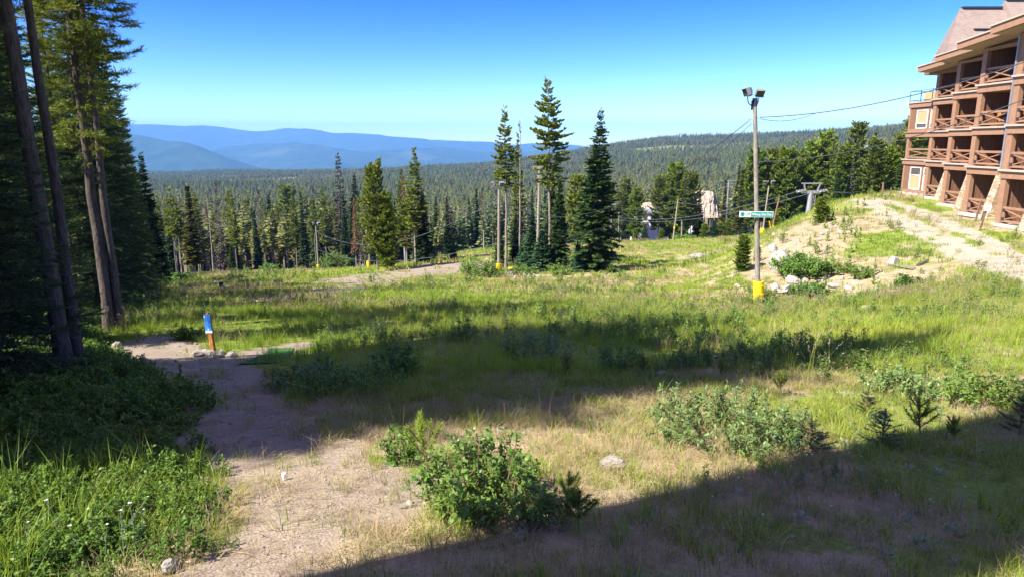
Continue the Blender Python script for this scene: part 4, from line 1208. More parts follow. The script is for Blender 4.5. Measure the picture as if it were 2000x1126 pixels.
M['dark_in'] = m_simple('shaded_back_wall', (.12, .055, .032), .8, .2, 0, .12)
M['concrete'] = m_simple('concrete', (.45, .42, .37), .9, .2, 0, .15)
M['chair_dark'] = m_simple('dark_fabric', (.06, .06, .07), .8, .2)
M['orange'] = m_simple('orange_cushion', (.60, .23, .07), .7, .2)

def frame(d):
    d = unit(np.asarray(d, float)); up = np.array((0, 0, 1.)); a = unit(np.cross(up, d)); return a, np.cross(d, a), d

# ------------------------------------------------------------------ poles
def pole(name, px, base, top, r, label, cat, lean_top=None, wood='pole', Y=None, group=None):
    p = P(px, base) if Y is None else onY(px, Y)
    H = h_to(p, top)
    o = thing(name, label, cat, p, 0, group)
    ln = lean_top or (0, 0)
    g = G(); t = np.linspace(0, 1, 9)[:, None]
    pts = np.array((0, 0, -.5)) + t * np.array((ln[0], ln[1], H + .5))
    g.tube(pts, np.linspace(r, r * .72, 9), 12); g.obj('pole', M[wood], o, True)
    return o, p, H, np.array((p[0] + ln[0], p[1] + ln[1], p[2] + H))

def pad(o, H, r, ln=(0, 0)):
    g = G(); t = np.linspace(0, 1, 7)
    pts = np.stack([ln[0] * t * .1, ln[1] * t * .1, -.1 + t * H], 1)
    g.tube(pts, np.array([1.02, 1.0, 1.0, .98, 1.0, .985, .96]) * r, 20)
    c = g.obj('base_pad', M['yellow'], o, True)
    s = G()
    for z in (.30, .72): s.tube([(0, 0, H * z - .02), (0, 0, H * z + .02)], [r * 1.02, r * 1.02], 20)
    s.obj('strap', M['yellow'], c)

def floodlight(o, z, az, tilt, s=1.0, off=(0, 0), x0=0.0):
    """box floodlight on a bent arm; az = direction it looks"""
    d = np.array((math.sin(az), math.cos(az), 0)); sd = np.array((off[0], off[1], 0.))
    X0 = np.array((x0, 0, 0.))
    e = X0 + sd * s + np.array((0, 0, z + .30 * s))
    g = G()
    t = np.linspace(0, 1, 10)[:, None]
    a0 = X0 + np.array((0, 0, z - .25 * s))
    pts = (1 - t) ** 2 * a0 + 2 * t * (1 - t) * (X0 + sd * s * 1.05 + np.array((0, 0, z - .32 * s))) + t ** 2 * e
    g.tube(pts, .028 * s, 8); arm = g.obj('arm', M['dark_metal'], o, True)
    f = unit(d * math.cos(tilt) - np.array((0, 0, math.sin(tilt))))
    a, b, c = frame(f); R = np.stack([a, b, c], 1)
    h = G(); q = e + np.array((0, 0, .16 * s))
    # tapered housing, open towards the front
    w, hh, L = .26 * s, .20 * s, .34 * s
    V = []
    for (kk, sw) in ((-.5, .62), (-.1, .95), (.5, 1.0)):
        for (i, j) in ((-1, -1), (1, -1), (1, 1), (-1, 1)): V.append(q + R @ np.array((i * w * sw, j * hh * sw, kk * L)))
    Fc = [(3, 2, 1, 0)]
    for k in (0, 4):
        for i in range(4): Fc.append((k + i, k + (i + 1) % 4, k + 4 + (i + 1) % 4, k + 4 + i))
    h.add(V, Fc)
    for j in (1, -1): h.box(q + R @ np.array((0, j * hh * 1.02, .62 * L)), (2 * w, .012 * s, .26 * L), R)
    hd = h.obj('lamp_head', M['lamp_grey'], o)
    gl = G(); gl.box(q + R @ np.array((0, 0, .5 * L)), (2 * w * .97, 2 * hh * .97, .02 * s), R); gl.obj('lens', M['glass_dark'], hd)
    bl = G(); bl.box(q + R @ np.array((0, -hh * 1.1, -.15 * L)), (w * .9, hh * .5, L * .5), R); bl.obj('ballast_box', M['dark_metal'], hd)

# the sign pole
MP, mp, mH, mtop = pole('light_pole', 1482, 584, 205, .135, 'tall weathered light pole with two floodlights and yellow padded base beside the gravel bank', 'light pole', (-.92, 0))
pad(MP, 1.05, .27, (-.92, 0))
g = G(); g.tube([(-.92, 0, mH - .05), (-.94, 0, mH + .32)], [.125, .125], 14); g.box((-1.07, -.02, mH - .02), (.06, .12, .45)); g.obj('cap', M['dark_metal'], MP, True)
floodlight(MP, mH + .20, math.radians(-95), .38, .95, (-.42, -.03), -.92)
floodlight(MP, mH + .22, math.radians(170), .55, .85, (.24, .12), -.92)
g = G()
for k, (dx, dz) in enumerate(((-.32, -.72), (-.26, -.92), (.24, -.66))): g.tube([(dx - .88, -.1, mH + dz - .06), (dx - .88, -.1, mH + dz + .06)], [.045, .03], 8); g.beam((-.88, 0, mH + dz), (dx - .88, -.1, mH + dz), .025, .025)
g.obj('insulator', M['metal'], MP, True)
# trail sign
SGN = thing('trail_sign', 'white and green trail sign reading Whoop Dee Dee fixed across the tall light pole', 'sign', mp + np.array((-.50, -.19, h_to(mp, 418))), math.radians(-4))
SGN.rotation_euler = (0, math.radians(1.0), math.radians(4))
dS = mp[1] * C - (mp[2] + 4.5) * S
pxm = dS / F
W_, H_ = 67.5 * pxm, 11.4 * pxm
cx = (1480.5 - 1481.5) * pxm
g = G(); g.boxmm(cx - W_ / 2, cx + W_ / 2, -.012, .012, -H_ / 2, H_ / 2); g.obj('board', M['white'], SGN)
gx0, gx1 = cx - W_ / 2 + W_ * .345, cx + W_ / 2 - W_ * .025
g = G(); g.boxmm(gx0, gx1, -.017, -.0125, -H_ * .40, H_ * .38); g.obj('name_panel', M['sign_green'], SGN)
g = G(); g.tube([(cx - W_ * .41, -.0125, 0), (cx - W_ * .41, -.017, 0)], [H_ * .35, H_ * .35], 28); g.obj('trail_grade_disc', M['sign_green'], SGN)
g = G(); ax, s = cx - W_ * .245, H_ * .27
g.beam((ax - s, -.015, -s), (ax + s * .9, -.015, s * .9), .004, H_ * .09); g.boxmm(ax - s * .35, ax + s, -.018, -.013, s - H_ * .09, s); g.boxmm(ax + s - H_ * .09, ax + s, -.019, -.0135, -s * .4, s)
g.obj('arrow', M['sign_green'], SGN)
def text(body, size, parent, loc, m, name, rot=(PI / 2, 0, 0), width=None, ext=.002):
    cu = bpy.data.curves.new(name, 'FONT'); cu.body = body; cu.size = size; cu.extrude = ext; cu.align_x = 'CENTER'; cu.align_y = 'CENTER'; cu.offset = size * .022
    to = bpy.data.objects.new(name + '_t', cu); COL.objects.link(to)
    bpy.context.view_layer.update()
    dg = bpy.context.evaluated_depsgraph_get()
    me = bpy.data.meshes.new_from_object(to.evaluated_get(dg)); 
    bpy.data.objects.remove(to)
    me.materials.clear(); me.materials.append(m)
    co_ = np.empty(len(me.vertices) * 3); me.vertices.foreach_get('co', co_); co_ = co_.reshape(-1, 3)
    if width: co_[:, 0] *= width / (co_[:, 0].max() - co_[:, 0].min())
    me.vertices.foreach_set('co', co_.ravel())
    o = link(name, me, parent, loc); o.rotation_euler = rot
    return o
text('Whoop Dee Dee', H_ * .62, SGN, ((gx0 + gx1) / 2, -.019, -H_ * .02), M['white'], 'lettering', width=(gx1 - gx0) * .92)

# the other poles
CP, cp, cH, ctop = pole('light_pole', 974, 540, 370, .15, 'slim light pole with two floodlights and yellow padded base among the centre trees', 'light pole', (.06, 0))
pad(CP, 1.35, .27)
floodlight(CP, cH + .1, math.radians(-100), .4, .95, (-.45, 0)); floodlight(CP, cH + .15, math.radians(150), .5, .9, (.3, .1))
BP, bp_, bH, btop = pole('light_pole', 622, 526, 442, .16, 'distant pale light pole held by a diagonal brace at the left meadow edge', 'light pole')
pad(BP, 1.0, .3)
floodlight(BP, bH + .1, math.radians(-110), .4, 1.1, (-.4, 0)); floodlight(BP, bH + .1, math.radians(120), .5, 1.1, (.4, .1))
g = G(); q = P(642, 518) - bp_; g.tube([(0, 0, bH * .66), tuple(q + np.array((0, 0, -.2)))], [.11, .13], 10); g.obj('brace', M['pole'], BP, True)
FP, fp, fH, ftop = pole('light_pole', 1488, None, 364, .15, 'far light pole with floodlights seen just right of the sign pole', 'light pole', (.5, 0), Y=112)
pad(FP, 1.6, .4)
floodlight(FP, fH + .1, math.radians(-160), .3, 1.2, (-.2, 0)); floodlight(FP, fH + .15, math.radians(170), .4, 1.2, (.9, 0))
K1, k1, kH1, kt1 = pole('utility_pole', 1190, None, 398, .16, 'pale straight utility pole on the crest beside the spire-topped fir', 'pole', (.5, 0), Y=148)
g = G(); g.box((.5, 0, kH1 - .2), (1.5, .3, .35)); g.obj('fitting', M['metal'], K1)
K2, k2, kH2, kt2 = pole('utility_pole', 1207, None, 415, .13, 'shorter pole half hidden right of the crest utility pole', 'pole', Y=152)
K3, k3, kH3, kt3 = pole('utility_pole', 1314, None, 391, .17, 'leaning bare pole with a yellow band on the crest', 'pole', (.7, 0), Y=149)
g = G(); g.tube([(.19, 0, kH3 * .30), (.21, 0, kH3 * .34)], [.19, .19], 12); g.obj('band', M['yellow'], K3)
K4, k4, kH4, kt4 = pole('utility_pole', 1504, None, 386, .15, 'brown slanting pole right of the far light pole', 'pole', (1.0, 0), wood='pole_brown', Y=108)
K5, k5, kH5, kt5 = pole('utility_pole', 1696, 381, 352, .16, 'grey stump of a pole at the head of the gravel road', 'pole', Y=None)
K6, k6, kH6, kt6 = pole('utility_pole', 1723, 380, 356, .12, 'thin dark pole between the stump pole and the lodge', 'pole', wood='pole_brown')
K7, k7, kH7, kt7 = pole('utility_pole', 1472, None, 418, .13, 'thin pinkish pole low behind the sign pole', 'pole', (.6, 0), wood='pole_brown', Y=104)
K8, k8, kH8, kt8 = pole('utility_pole', 1050, None, 326, .24, 'old thick trunk-like pole with a crosspiece behind the centre trees', 'pole', (.2, 0), Y=108)
g = G(); g.box((.2, 0, kH8 - .1), (2.2, .3, .35)); g.box((.2, 0, kH8 - 2.0), (.7, .3, 1.6)); g.obj('crosspiece', M['pole'], K8)
K9, k9, kH9, kt9 = pole('utility_pole', 945, None, 452, .12, 'small pole on the grassy rise left of the centre light pole', 'pole', Y=118)
# padded stump and stakes
o = thing('padded_post', 'short yellow padded post standing in the grass left of the bushy pine', 'post', P(721, 526))
g = G(); t = np.linspace(0, 1, 6); g.tube(np.stack([t * -.12, 0 * t, -.1 + t * 1.55], 1), [.29, .30, .29, .30, .29, .25], 18); g.obj('pad', M['yellow'], o, True)
g = G(); g.tube([(-.12, 0, 1.3), (-.13, 0, 1.6)], [.12, .12], 10); g.obj('post', M['pole'], o, True)
def stake(name, px, base, top, w, m, label, lean=(0, 0)):
    p = P(px, base); H = h_to(p, top)
    g = G(); g.beam((0, 0, -.2), (lean[0], lean[1], H), w, w); g.beam((lean[0] * .98, lean[1] * .98, H - .02), (lean[0] * 1.03, lean[1] * 1.03, H + w * .6), w * .5, w * .5)
    o = g.obj(name, M[m]); o.location = p
    return tag(o, label, 'stake')
stake('wooden_post', 862, 517, 504, .25, 'pole_brown', 'short brown wooden post at the gravel rise')
p = onY(1508, 92); 
for i, (dx, tp) in enumerate(((0, 432), (.45, 440))):
    g = G(); g.tube([(dx, 0, -.3), (dx - .5 + .15 * i, 0, h_to(p, tp))], [.05, .045], 8); o = g.obj('marker_stake', M['yellow'], None, True); o.location = p
    tag(o, ('taller', 'shorter')[i] + ' yellow marker stake of the pair right of the far light pole', 'stake', 'yellow marker stakes')
stake('wooden_stake', 1904, 432, 392, .10, 'pole_brown', 'bare wooden stake in front of the third lodge balcony', (.25, 0))
def notice(px, base, top, label, w=.42, lean=(0, 0), h=.36):
    p = P(px, base); H = h_to(p, top)
    o = thing('notice_sign', label, 'sign', p)
    g = G(); g.beam((0, 0, -.2), (lean[0], lean[1], H), .10, .06); g.obj('stake', M['pole_brown'], o)
    g = G(); g.box((lean[0], lean[1] - .06, H - h * .4), (w, .03, h)); b = g.obj('board', M['white'], o)
    g = G()
    for k in range(3): g.box((lean[0], lean[1] - .079, H - h * .4 + h * (.22 - .2 * k)), (w * (.7, .6, .68)[k], .004, h * .06))
    g.obj('print', M['lamp_grey'], b)
    return o
notice(1746, 378, 357, 'small white notice on a brown post near the lodge corner', .55, (.1, 0), .55)
notice(1912, 451, 402, 'white notice on a slanting stake in front of the stone pier', .42, (.32, 0), .36)

# ------------------------------------------------------------------ lift tower and cables
p = onY(1577, 84); H = h_to(p, 376)
LT = thing('lift_tower', 'grey steel chairlift tower with crossarm and sheave wheels at the foot of the bank', 'lift tower', p)
sc = (p[1] * C - p[2] * S) / F
g = G(); g.tube([(0, 0, -1), (.18, 0, H)], [.36, .25], 18); g.obj('mast', M['metal'], LT, True)
g = G(); g.tube([(.38, -.1, -.5), (.50, -.1, H - .3)], [.035, .035], 6); g.tube([(.60, -.1, -.5), (.72, -.1, H - .3)], [.035, .035], 6)
for k in range(int(H / .4)): g.beam((.38 + .02 * k * .1, -.1, .3 + k * .4), (.62 + .002 * k, -.1, .3 + k * .4), .03, .03)
g.obj('ladder', M['metal'], LT)
g = G(); g.box((.18, 0, H + .05), (2.3, .35, .32)); g.obj('crossarm', M['metal'], LT)
g = G(); g.beam((-.55, 0, H + .2), (-.75, 0, H + 1.05), .14, .14); g.beam((.95, 0, H + .2), (1.2, 0, H + 1.05), .14, .14); g.box((.2, 0, H + 1.1), (2.5, .14, .14)); g.obj('lifting_frame', M['metal'], LT)
for sx in (-1.15, 1.45):
    g = G(); g.beam((sx - .55, -.25, H + .02), (sx + .55, -.25, H + .22), .1, .12)
    for k in range(4):
        c0 = np.array((sx - .48 + .32 * k, -.25, H + .17 + .05 * k)); g.tube([c0 - (0, .06, 0), c0 + (0, .06, 0)], [.14, .14], 12)
    g.obj('sheave_assembly', M['metal'], LT, True)
o = thing('lift_tower', 'tiny far chairlift tower with a T-shaped head above the trees right of the rock cut', 'lift tower', onY(1417, 240))
H2 = h_to(np.array(o.location), 353)
g = G(); g.tube([(0, 0, 0), (0, 0, H2)], [.35, .25], 10); g.obj('mast', M['metal'], o, True)
g = G(); g.box((0, 0, H2), (4.4, .4, .3)); g.box((0, 0, H2 - 2.0), (2.6, .4, .25)); g.obj('crossarm', M['metal'], o)

def cable(name, a, b, sag, label, r=.018, m='wire', group=None, n=26):
    a = np.asarray(a, float); b = np.asarray(b, float); t = np.linspace(0, 1, n)[:, None]
    pts = a + (b - a) * t - np.array((0, 0, 1.)) * sag * 4 * t * (1 - t)
    g = G(); g.tube(pts - a, r, 5); o = g.obj(name, M[m], None, True); o.location = a
    return tag(o, label, 'cable', group)
att = mtop + np.array((.05, -.1, -.45))
cable('overhead_cable', att + (.2, 0, -.15), at_depth(2060, 100, 27), .55, 'black cable running from the sign pole up across the lodge', .022)
cable('overhead_cable', att + (.25, 0, -.22), att + (2.6, -.8, .02), .22, 'short slack cable loop just right of the sign pole top', .014)
cable('overhead_cable', mtop + np.array((.33, 0, -(312 - 205) / 380 * mH)), at_depth(2060, 170, 27), .65, 'lower black cable from halfway up the sign pole to the lodge front', .020)
cable('overhead_cable', att + (-.3, 0, -.3), ctop + np.array((0, 0, -.9)), 3.0, 'long sagging black cable between the sign pole and the centre light pole', .018)
cable('overhead_cable', att + (-.25, 0, -.5), ctop + np.array((0, 0, -1.3)), 4.0, 'second sagging cable just under the long one left of the sign pole', .012)
cable('overhead_cable', mtop + np.array((.28, 0, -(312 - 205) / 380 * mH)), kt1 + np.array((0, 0, -1.0)), 2.2, 'cable from halfway up the sign pole down to the crest utility pole', .018)
cable('overhead_cable', kt1 + (0, 0, -.6), kt3 + (0, 0, -.4), 1.0, 'grey cable between the crest utility pole and the leaning pole', .02, 'wire_grey')
cable('overhead_cable', kt3 + (0, 0, -.4), ftop + (0, 0, -1.2), 1.2, 'grey cable from the leaning pole to the far light pole', .02, 'wire_grey')
cable('overhead_cable', ctop + (0, 0, -.9), btop + (0, 0, -.9), 3.4, 'sagging cable from the centre light pole to the braced pole', .02, 'wire_grey')
cable('overhead_cable', ctop + (0, 0, -5.0), btop + (0, 0, -4.4), 2.0, 'lower grey cable between the centre light pole and the braced pole', .018, 'wire_grey')
cable('overhead_cable', ctop + (0, 0, -5.2), kt1 + (0, 0, -4.2), 1.4, 'low grey cable from the centre light pole behind the spire-topped fir', .018, 'wire_grey')
lt = np.array(LT.location)
for i, (sx, dz, y0, y1) in enumerate(((-1.15, .28, 418, 345), (1.45, .36, 425, 352))):
    a = lt + np.array((sx, -.25, H + dz))
    cable('lift_cable', a, onY(1790, 118) * 0 + at_depth(1800, y1, 118), 1.2, ('upper', 'lower')[i] + ' chairlift haul cable right of the lift tower', .025, 'wire_grey', 'chairlift haul cables')
    cable('lift_cable', a, at_depth(1150, y0 - 8, 175), 3.0, ('upper', 'lower')[i] + ' chairlift haul cable left of the lift tower', .028, 'wire_grey', 'chairlift haul cables')

# ------------------------------------------------------------------ disc golf things
p = P(418, 694); Hs = h_to(p, 619) + .10
TS = thing('tee_post', 'orange-brown square post with a blue course map, standing in a ring of stones', 'sign post', p)
TS.rotation_euler = (math.radians(2), math.radians(-2.0), math.radians(-8))
g = G(); g.box((0, 0, Hs * .5 - .1), (.098, .098, Hs * 1.0 + .15)); g.box((0, 0, Hs + .005), (.098, .098, .06), None, 0, None, .5); g.obj('post', M['cedar'], TS)
bw = .16
g = G(); g.boxmm(-bw / 2, bw / 2, -.064, -.052, Hs * .62, Hs * 1.0); b = g.obj('map_panel', M['blue_sign'], TS)
g = G(); g.beam((-.008, -.0655, Hs * .66), (.0, -.0655, Hs * .98), .003, .006); g.box((-.02, -.066, Hs * .82), (.05, .002, .005)); g.box((.03, -.066, Hs * .77), (.04, .002, .005)); g.box((-.058, -.066, Hs * .945), (.04, .002, .055)); g.tube([(.0, -.0645, Hs * .655), (.0, -.0665, Hs * .655)], [.02, .02], 12)
g.obj('map_print', M['white'], b)
g = G(); g.boxmm(-bw / 2 - .008, bw / 2 + .008, -.066, -.05, Hs * .565, Hs * .62); g.obj('name_plate', M['white'], TS)
rs = random.Random(3)
for k in range(11):
    a = k * 6.283 / 11 + rs.uniform(-.2, .2); R_ = rs.uniform(.22, .42)
    q = p + np.array((math.cos(a) * R_ * 1.2 + .05, math.sin(a) * R_ * .8, 0)); q[2] = g1(q[0], q[1])
    s = rs.uniform(.09, .15)
    g = G(); g.blob((0, 0, s * .35), (s * 1.25, s, s * .8), 300 + k, 10); o = g.obj('stone', M['stone' if k % 3 else 'stone_pale']); o.location = q
    tag(o, 'fist to head sized stone in the ring around the orange tee post', 'stone', 'stones ringing the tee post')
q = P(545, 687)
def drape(name, poly, m, label, cat, lift=.02):
    V = np.array([(P(*c)) for c in poly]); V[:, 2] += lift
    ctr = V.mean(0); g = G(); W = np.concatenate([V - ctr, V - ctr - (0, 0, .03)]); k = len(V)
    nseg = 6
    # a grid following the ground
    a_, b_, c_, d_ = W[:4]
    uu, vv = np.meshgrid(np.linspace(0, 1, 14), np.linspace(0, 1, 14))
    X = (a_[None, None] * ((1 - uu) * (1 - vv))[..., None] + b_[None, None] * (uu * (1 - vv))[..., None] + c_[None, None] * (uu * vv)[..., None] + d_[None, None] * ((1 - uu) * vv)[..., None]).reshape(-1, 3)
    X[:, 2] = gz(X[:, 0] + ctr[0], X[:, 1] + ctr[1]) - ctr[2] + lift
    ii = np.arange(13)[:, None] * 14 + np.arange(13)[None]; Qd = np.stack([ii, ii + 1, ii + 15, ii + 14], -1).reshape(-1, 4)
    n0 = np.cross(X[Qd[0, 1]] - X[Qd[0, 0]], X[Qd[0, 3]] - X[Qd[0, 0]])
    if n0[2] < 0: Qd = Qd[:, ::-1]
    g.add(np.concatenate([X, X - (0, 0, .015)]), np.concatenate([Qd, Qd[:, ::-1] + 196]))
    o = g.obj(name, M[m], None, True); o.location = ctr
    return tag(o, label, cat)
drape('tee_mat', ((465, 712), (548, 709), (574, 680), (530, 680)), 'turf', 'green artificial turf tee mat lying on the bare ground right of the tee post', 'mat', .03)
def basket(px, base, top, label):
    p = P(px, base); H = h_to(p, top)
    o = thing('disc_golf_basket', label, 'golf basket', p); s = H / 1.35
    g = G(); g.tube([(0, 0, -.2), (0, 0, H)], [.03 * s, .03 * s], 8); g.obj('pole', M['metal'], o, True)
    g = G()
    for k in range(16):
        a = k * PI / 8; g.beam((math.cos(a) * .10 * s, math.sin(a) * .10 * s, .52 * s), (math.cos(a) * .30 * s, math.sin(a) * .30 * s, .80 * s), .012 * s, .012 * s)
        g.beam((math.cos(a) * .29 * s, math.sin(a) * .29 * s, .56 * s), (math.cos(a) * .29 * s, math.sin(a) * .29 * s, .80 * s), .012 * s, .012 * s)
    for z in (.56, .68, .80): 
        an = np.linspace(0, 2 * PI, 21); g.tube(np.stack([np.cos(an) * .3 * s, np.sin(an) * .3 * s, np.full(21, z * s)], 1), .012 * s, 5, 0, False)
    g.obj('wire_basket', M['metal'], o)
    g = G()
    for k in range(12):
        a = k * PI / 6; g.tube([(math.cos(a) * .25 * s, math.sin(a) * .25 * s, 1.22 * s), (math.cos(a) * .12 * s, math.sin(a) * .12 * s, .92 * s), (.03 * s * math.cos(a), .03 * s * math.sin(a), .78 * s)], [.008 * s] * 3, 4, 0, False)
    g.obj('chains', M['metal'], o)
    g = G(); g.tube([(0, 0, 1.20 * s), (0, 0, 1.33 * s)], [.30 * s, .29 * s], 20); g.obj('band', M['yellow'], o)
basket(997, 541, 522, 'disc golf basket with a yellow rim at the foot of the slender pine')
basket(1248, 506, 493, 'disc golf basket with a yellow rim alone on the far green')
basket(1188, 489, 480, 'faded disc golf basket near the crest right of the spire-topped fir')
p = P(434, 567); g = G(); g.beam((0, 0, -.1), (0, 0, h_to(p, 552)), .12, .12); g.box((0, -.07, h_to(p, 555)), (.3, .03, .35)); o = g.obj('marker_post', M['dark_metal']); o.location = p
tag(o, 'small dark marker post by the far trail on the left meadow', 'marker post')

# ------------------------------------------------------------------ beyond the crest: white building, rock cut, roofs
b0 = onY(1238, 205); b1 = onY(1305, 205)
bx = thing('white_building', 'low white building with dark bays partly hidden by pines beyond the crest', 'building', (b0 + b1) / 2)
wd = np.linalg.norm(b1 - b0); zt = at_depth(1270, 415, 207)[2] - bx.location[2]
g = G(); g.boxmm(-wd / 2, wd / 2, 0, 7, -8, zt); g.obj('wall', M['white'], bx)
g = G(); g.boxmm(-wd / 2 - .4, wd / 2 + .4, -.5, 7.5, zt, zt + .5); g.obj('roof', M['lamp_grey'], bx)
for k in range(5):
    g = G(); x0 = -wd / 2 + .7 + k * wd / 5; g.boxmm(x0, x0 + 1.0, -.06, .1, zt - 2.2, zt - .8); g.obj('window', M['pane'], bx)
g = G(); g.boxmm(-wd / 2 + 1.5, -wd / 2 + 4.2, -.08, .05, zt - 5.4, zt - 2.6); g.obj('door', M['lamp_grey'], bx)
def rockcut(pxa, pxb, top, bot, Y, seed, label):
    rg = np.random.default_rng(seed); nx, ny = 34, 18
    pa = at_depth(pxa, bot, Y); pb = at_depth(pxb, bot, Y); c0 = (pa + pb) / 2; H = at_depth((pxa + pxb) / 2, top, Y)[2] - c0[2]
    u, v = np.meshgrid(np.linspace(-1, 1, nx), np.linspace(0, 1, ny))
    hw = np.linalg.norm(pb - pa) / 2
    hp = H * (1 - .35 * np.abs(u) ** 3) * (.9 + .2 * fbm(u * 3 + 9, v * 0, seed, 2))
    X = u * hw * (1 - .15 * v); Z = v * hp; Yy = v * 5.0 + (fbm(u * 6, v * 4, seed, 4) - .5) * 2.4 - 1.2 + 3 * np.abs(u) ** 2
    V = np.stack([X, Yy, Z], -1).reshape(-1, 3); back = V + (0, 7, 0); back[:, 2] = np.minimum(back[:, 2], V[:, 2])
    ii = np.arange(ny - 1)[:, None] * nx + np.arange(nx - 1)[None]; Qd = np.stack([ii, ii + 1, ii + nx + 1, ii + nx], -1).reshape(-1, 4)
    g = G(); g.add(V, Qd)
    top_ = np.arange(nx) + (ny - 1) * nx; k = len(V)
    V2 = np.concatenate([V[top_], V[top_] + (0, 9, -.5)]); i2 = np.arange(nx - 1); g.add(V2, np.stack([i2, i2 + 1, i2 + 1 + nx, i2 + nx], 1))
    o = g.obj('rock_cut', M['rockcut']); o.location = c0
    return tag(o, label, 'rock face')
m, nt, out = mat('blasted_rock'); n = N(nt)
f = n.noise(n.obj(), .9, 6, .7)
nt.links.new(n.bsdf(n.mix(n.rng(f, .3, .7), (.28, .22, .16), (.50, .42, .33)), .95, .1, 0, n.bump(f, 1.0, .5)), out.inputs[0]); M['rockcut'] = m
rockcut(1366, 1412, 374, 425, 215, 5, 'tan rock cut showing between the black fir and the green slope')
rockcut(1240, 1330, 398, 425, 225, 8, 'long low tan rock cut above the white building')
def house(px, py_eave, py_ridge, Y, w, roof, label):
    d = Y; a = at_depth(px, py_eave, d); zr = at_depth(px, py_ridge, d)[2] - a[2]
    o = thing('house', label, 'house', a)
    g = G(); g.boxmm(-w / 2, w / 2, -4, 4, -9, 0); g.obj('wall', M['trim'], o)
    g = G(); V = [(-w / 2 - .5, -4.6, -.2), (w / 2 + .5, -4.6, -.2), (w / 2 + .5, 0, zr), (-w / 2 - .5, 0, zr), (-w / 2 - .5, 4.6, -.2), (w / 2 + .5, 4.6, -.2)]
    g.add(V, [(0, 1, 2, 3), (3, 2, 5, 4)]); g.add(V, [(0, 3, 4), (1, 5, 2)]); g.obj('roof', M[roof], o)
    g = G()
    for x in (-w * .25, w * .2): g.boxmm(x - .6, x + .6, -4.06, -3.9, -2.2, -.8)
    g.obj('window', M['pane'], o)
M['blue_roof'] = m_simple('blue_metal_roof', (.22, .34, .48), .4, .5, .2, .08)
house(1717, 294, 284, 260, 9, 'blue_roof', 'far house with a pale blue metal roof above the pines')
house(1672, 303, 296, 280, 8, 'shingle', 'far house with a brown roof left of the blue-roofed one')
p = onY(1362, 190); o = thing('parked_van', 'white van parked beyond the crest between the dark trunks', 'van', p + np.array((0, 0, .0)))
hv = at_depth(1362, 448, 193)[2] - p[2]
g = G(); g.box((0, 0, hv - .3), (4.6, 1.9, 1.3)); g.box((-.4, 0, hv + .75), (3.4, 1.7, .9), None, 0, None, .86); g.obj('body', M['white'], o)
g = G(); g.box((-.4, -.80, hv + .72), (2.7, .1, .45)); g.obj('window', M['pane'], o)
for x in (-1.5, 1.5):
    g = G(); g.tube([(x, -1.0, hv - .95), (x, -.75, hv - .95)], [.36, .36], 14); g.obj('wheel', M['dark_metal'], o)
# ------------------------------------------------------------------ the lodge
BX = [(42.0, 74.3), (40.7, 68.1), (37.3, 59.7), (34.1, 51.8), (31.6, 44.6), (29.2, 37.6)]
LV = [-5.1, -1.7, 1.1, 4.1, 7.0]
LO = thing('lodge', 'brown timber lodge with stacked corner balconies, stone piers and shingled roof at the right', 'building', (BX[3][0], BX[3][1], -5.3))
L0 = np.array(LO.location)
def lp(name, g, m, parent=LO, smooth=False):
    """a part given in world coordinates"""
    for k in range(len(g.V)): g.V[k] = g.V[k] - L0
    return g.obj(name, M[m], parent, smooth)
g = G()
for i in range(5):
    X, Yf = BX[i]; Yn = BX[i + 1][1]
    g.boxmm(X - .15, X + 2.6, Yn + .05, Yf + .05, -6.6, -5.1)
lp('foundation', g, 'concrete')
def window(x, y0, y1, z0, z1, split, parent, glass='blind'):
    w_ = .075
    g = G()
    g.boxmm(x - .07, x + .05, y0, y0 + w_, z0, z1); g.boxmm(x - .07, x + .05, y1 - w_, y1, z0, z1)
    g.boxmm(x - .068, x + .05, y0 + w_, y1 - w_, z0, z0 + w_); g.boxmm(x - .068, x + .05, y0 + w_, y1 - w_, z1 - w_, z1); g.boxmm(x - .066, x + .05, y0 + w_, y1 - w_, split - w_ * .5, split + w_ * .5)
    f = lp('window', g, 'white')
    for a, b, mm in ((z0 + w_, split - w_ * .5, glass[0]), (split + w_ * .5, z1 - w_, glass[1])):
        g = G(); g.boxmm(x - .02, x + .02, y0 + w_, y1 - w_, a, b); lp('pane', g, mm, f)
# porch wing at the far end
X, Yf = BX[0]; Yn = BX[1][1]
for z0, z1 in ((LV[0], LV[1] - .5), (LV[2], LV[3] - .5)):
    g = G(); g.boxmm(X, X + 6, Yn, Yf, z0, z1); lp('wall', g, 'siding')
    g = G(); g.boxmm(X - .03, X + .3, Yf - .28, Yf + .03, z0, z1); g.boxmm(X - .035, X + .02, Yn, Yf - .28, z0, z0 + .3); lp('corner_board', g, 'trim')
window(X, 71.0, 72.9, -4.75, -2.45, -3.25, LO, ('blind', 'pane')); window(X, 68.6, 70.5, -4.75, -2.45, -3.25, LO, ('blind', 'pane'))
window(X, 71.0, 72.9, 1.45, 3.3, 1.98, LO, ('pane', 'blind')); window(X, 68.6, 70.5, 1.45, 3.3, 1.98, LO, ('pane', 'blind'))
for lv in (1, 2, 3):
    g = G(); g.boxmm(X - .14, X + 6, Yn, Yf + .14, LV[lv] - .5, LV[lv] - .06); lp('floor_band', g, 'trim')
    g = G(); g.boxmm(X - .24, X + 6, Yn, Yf + .24, LV[lv] - .058, LV[lv] + .05); lp('ledge', g, 'cream' if lv != 2 else 'trim')
for (a, b) in ((X, Yf - .35), (X + 3.4, Yf - .35), (X, Yn + .1)):
    g = G(); g.boxmm(a, a + .36, b, b + .35, LV[1] + .05, LV[2] - .5); lp('porch_post', g, 'trim')
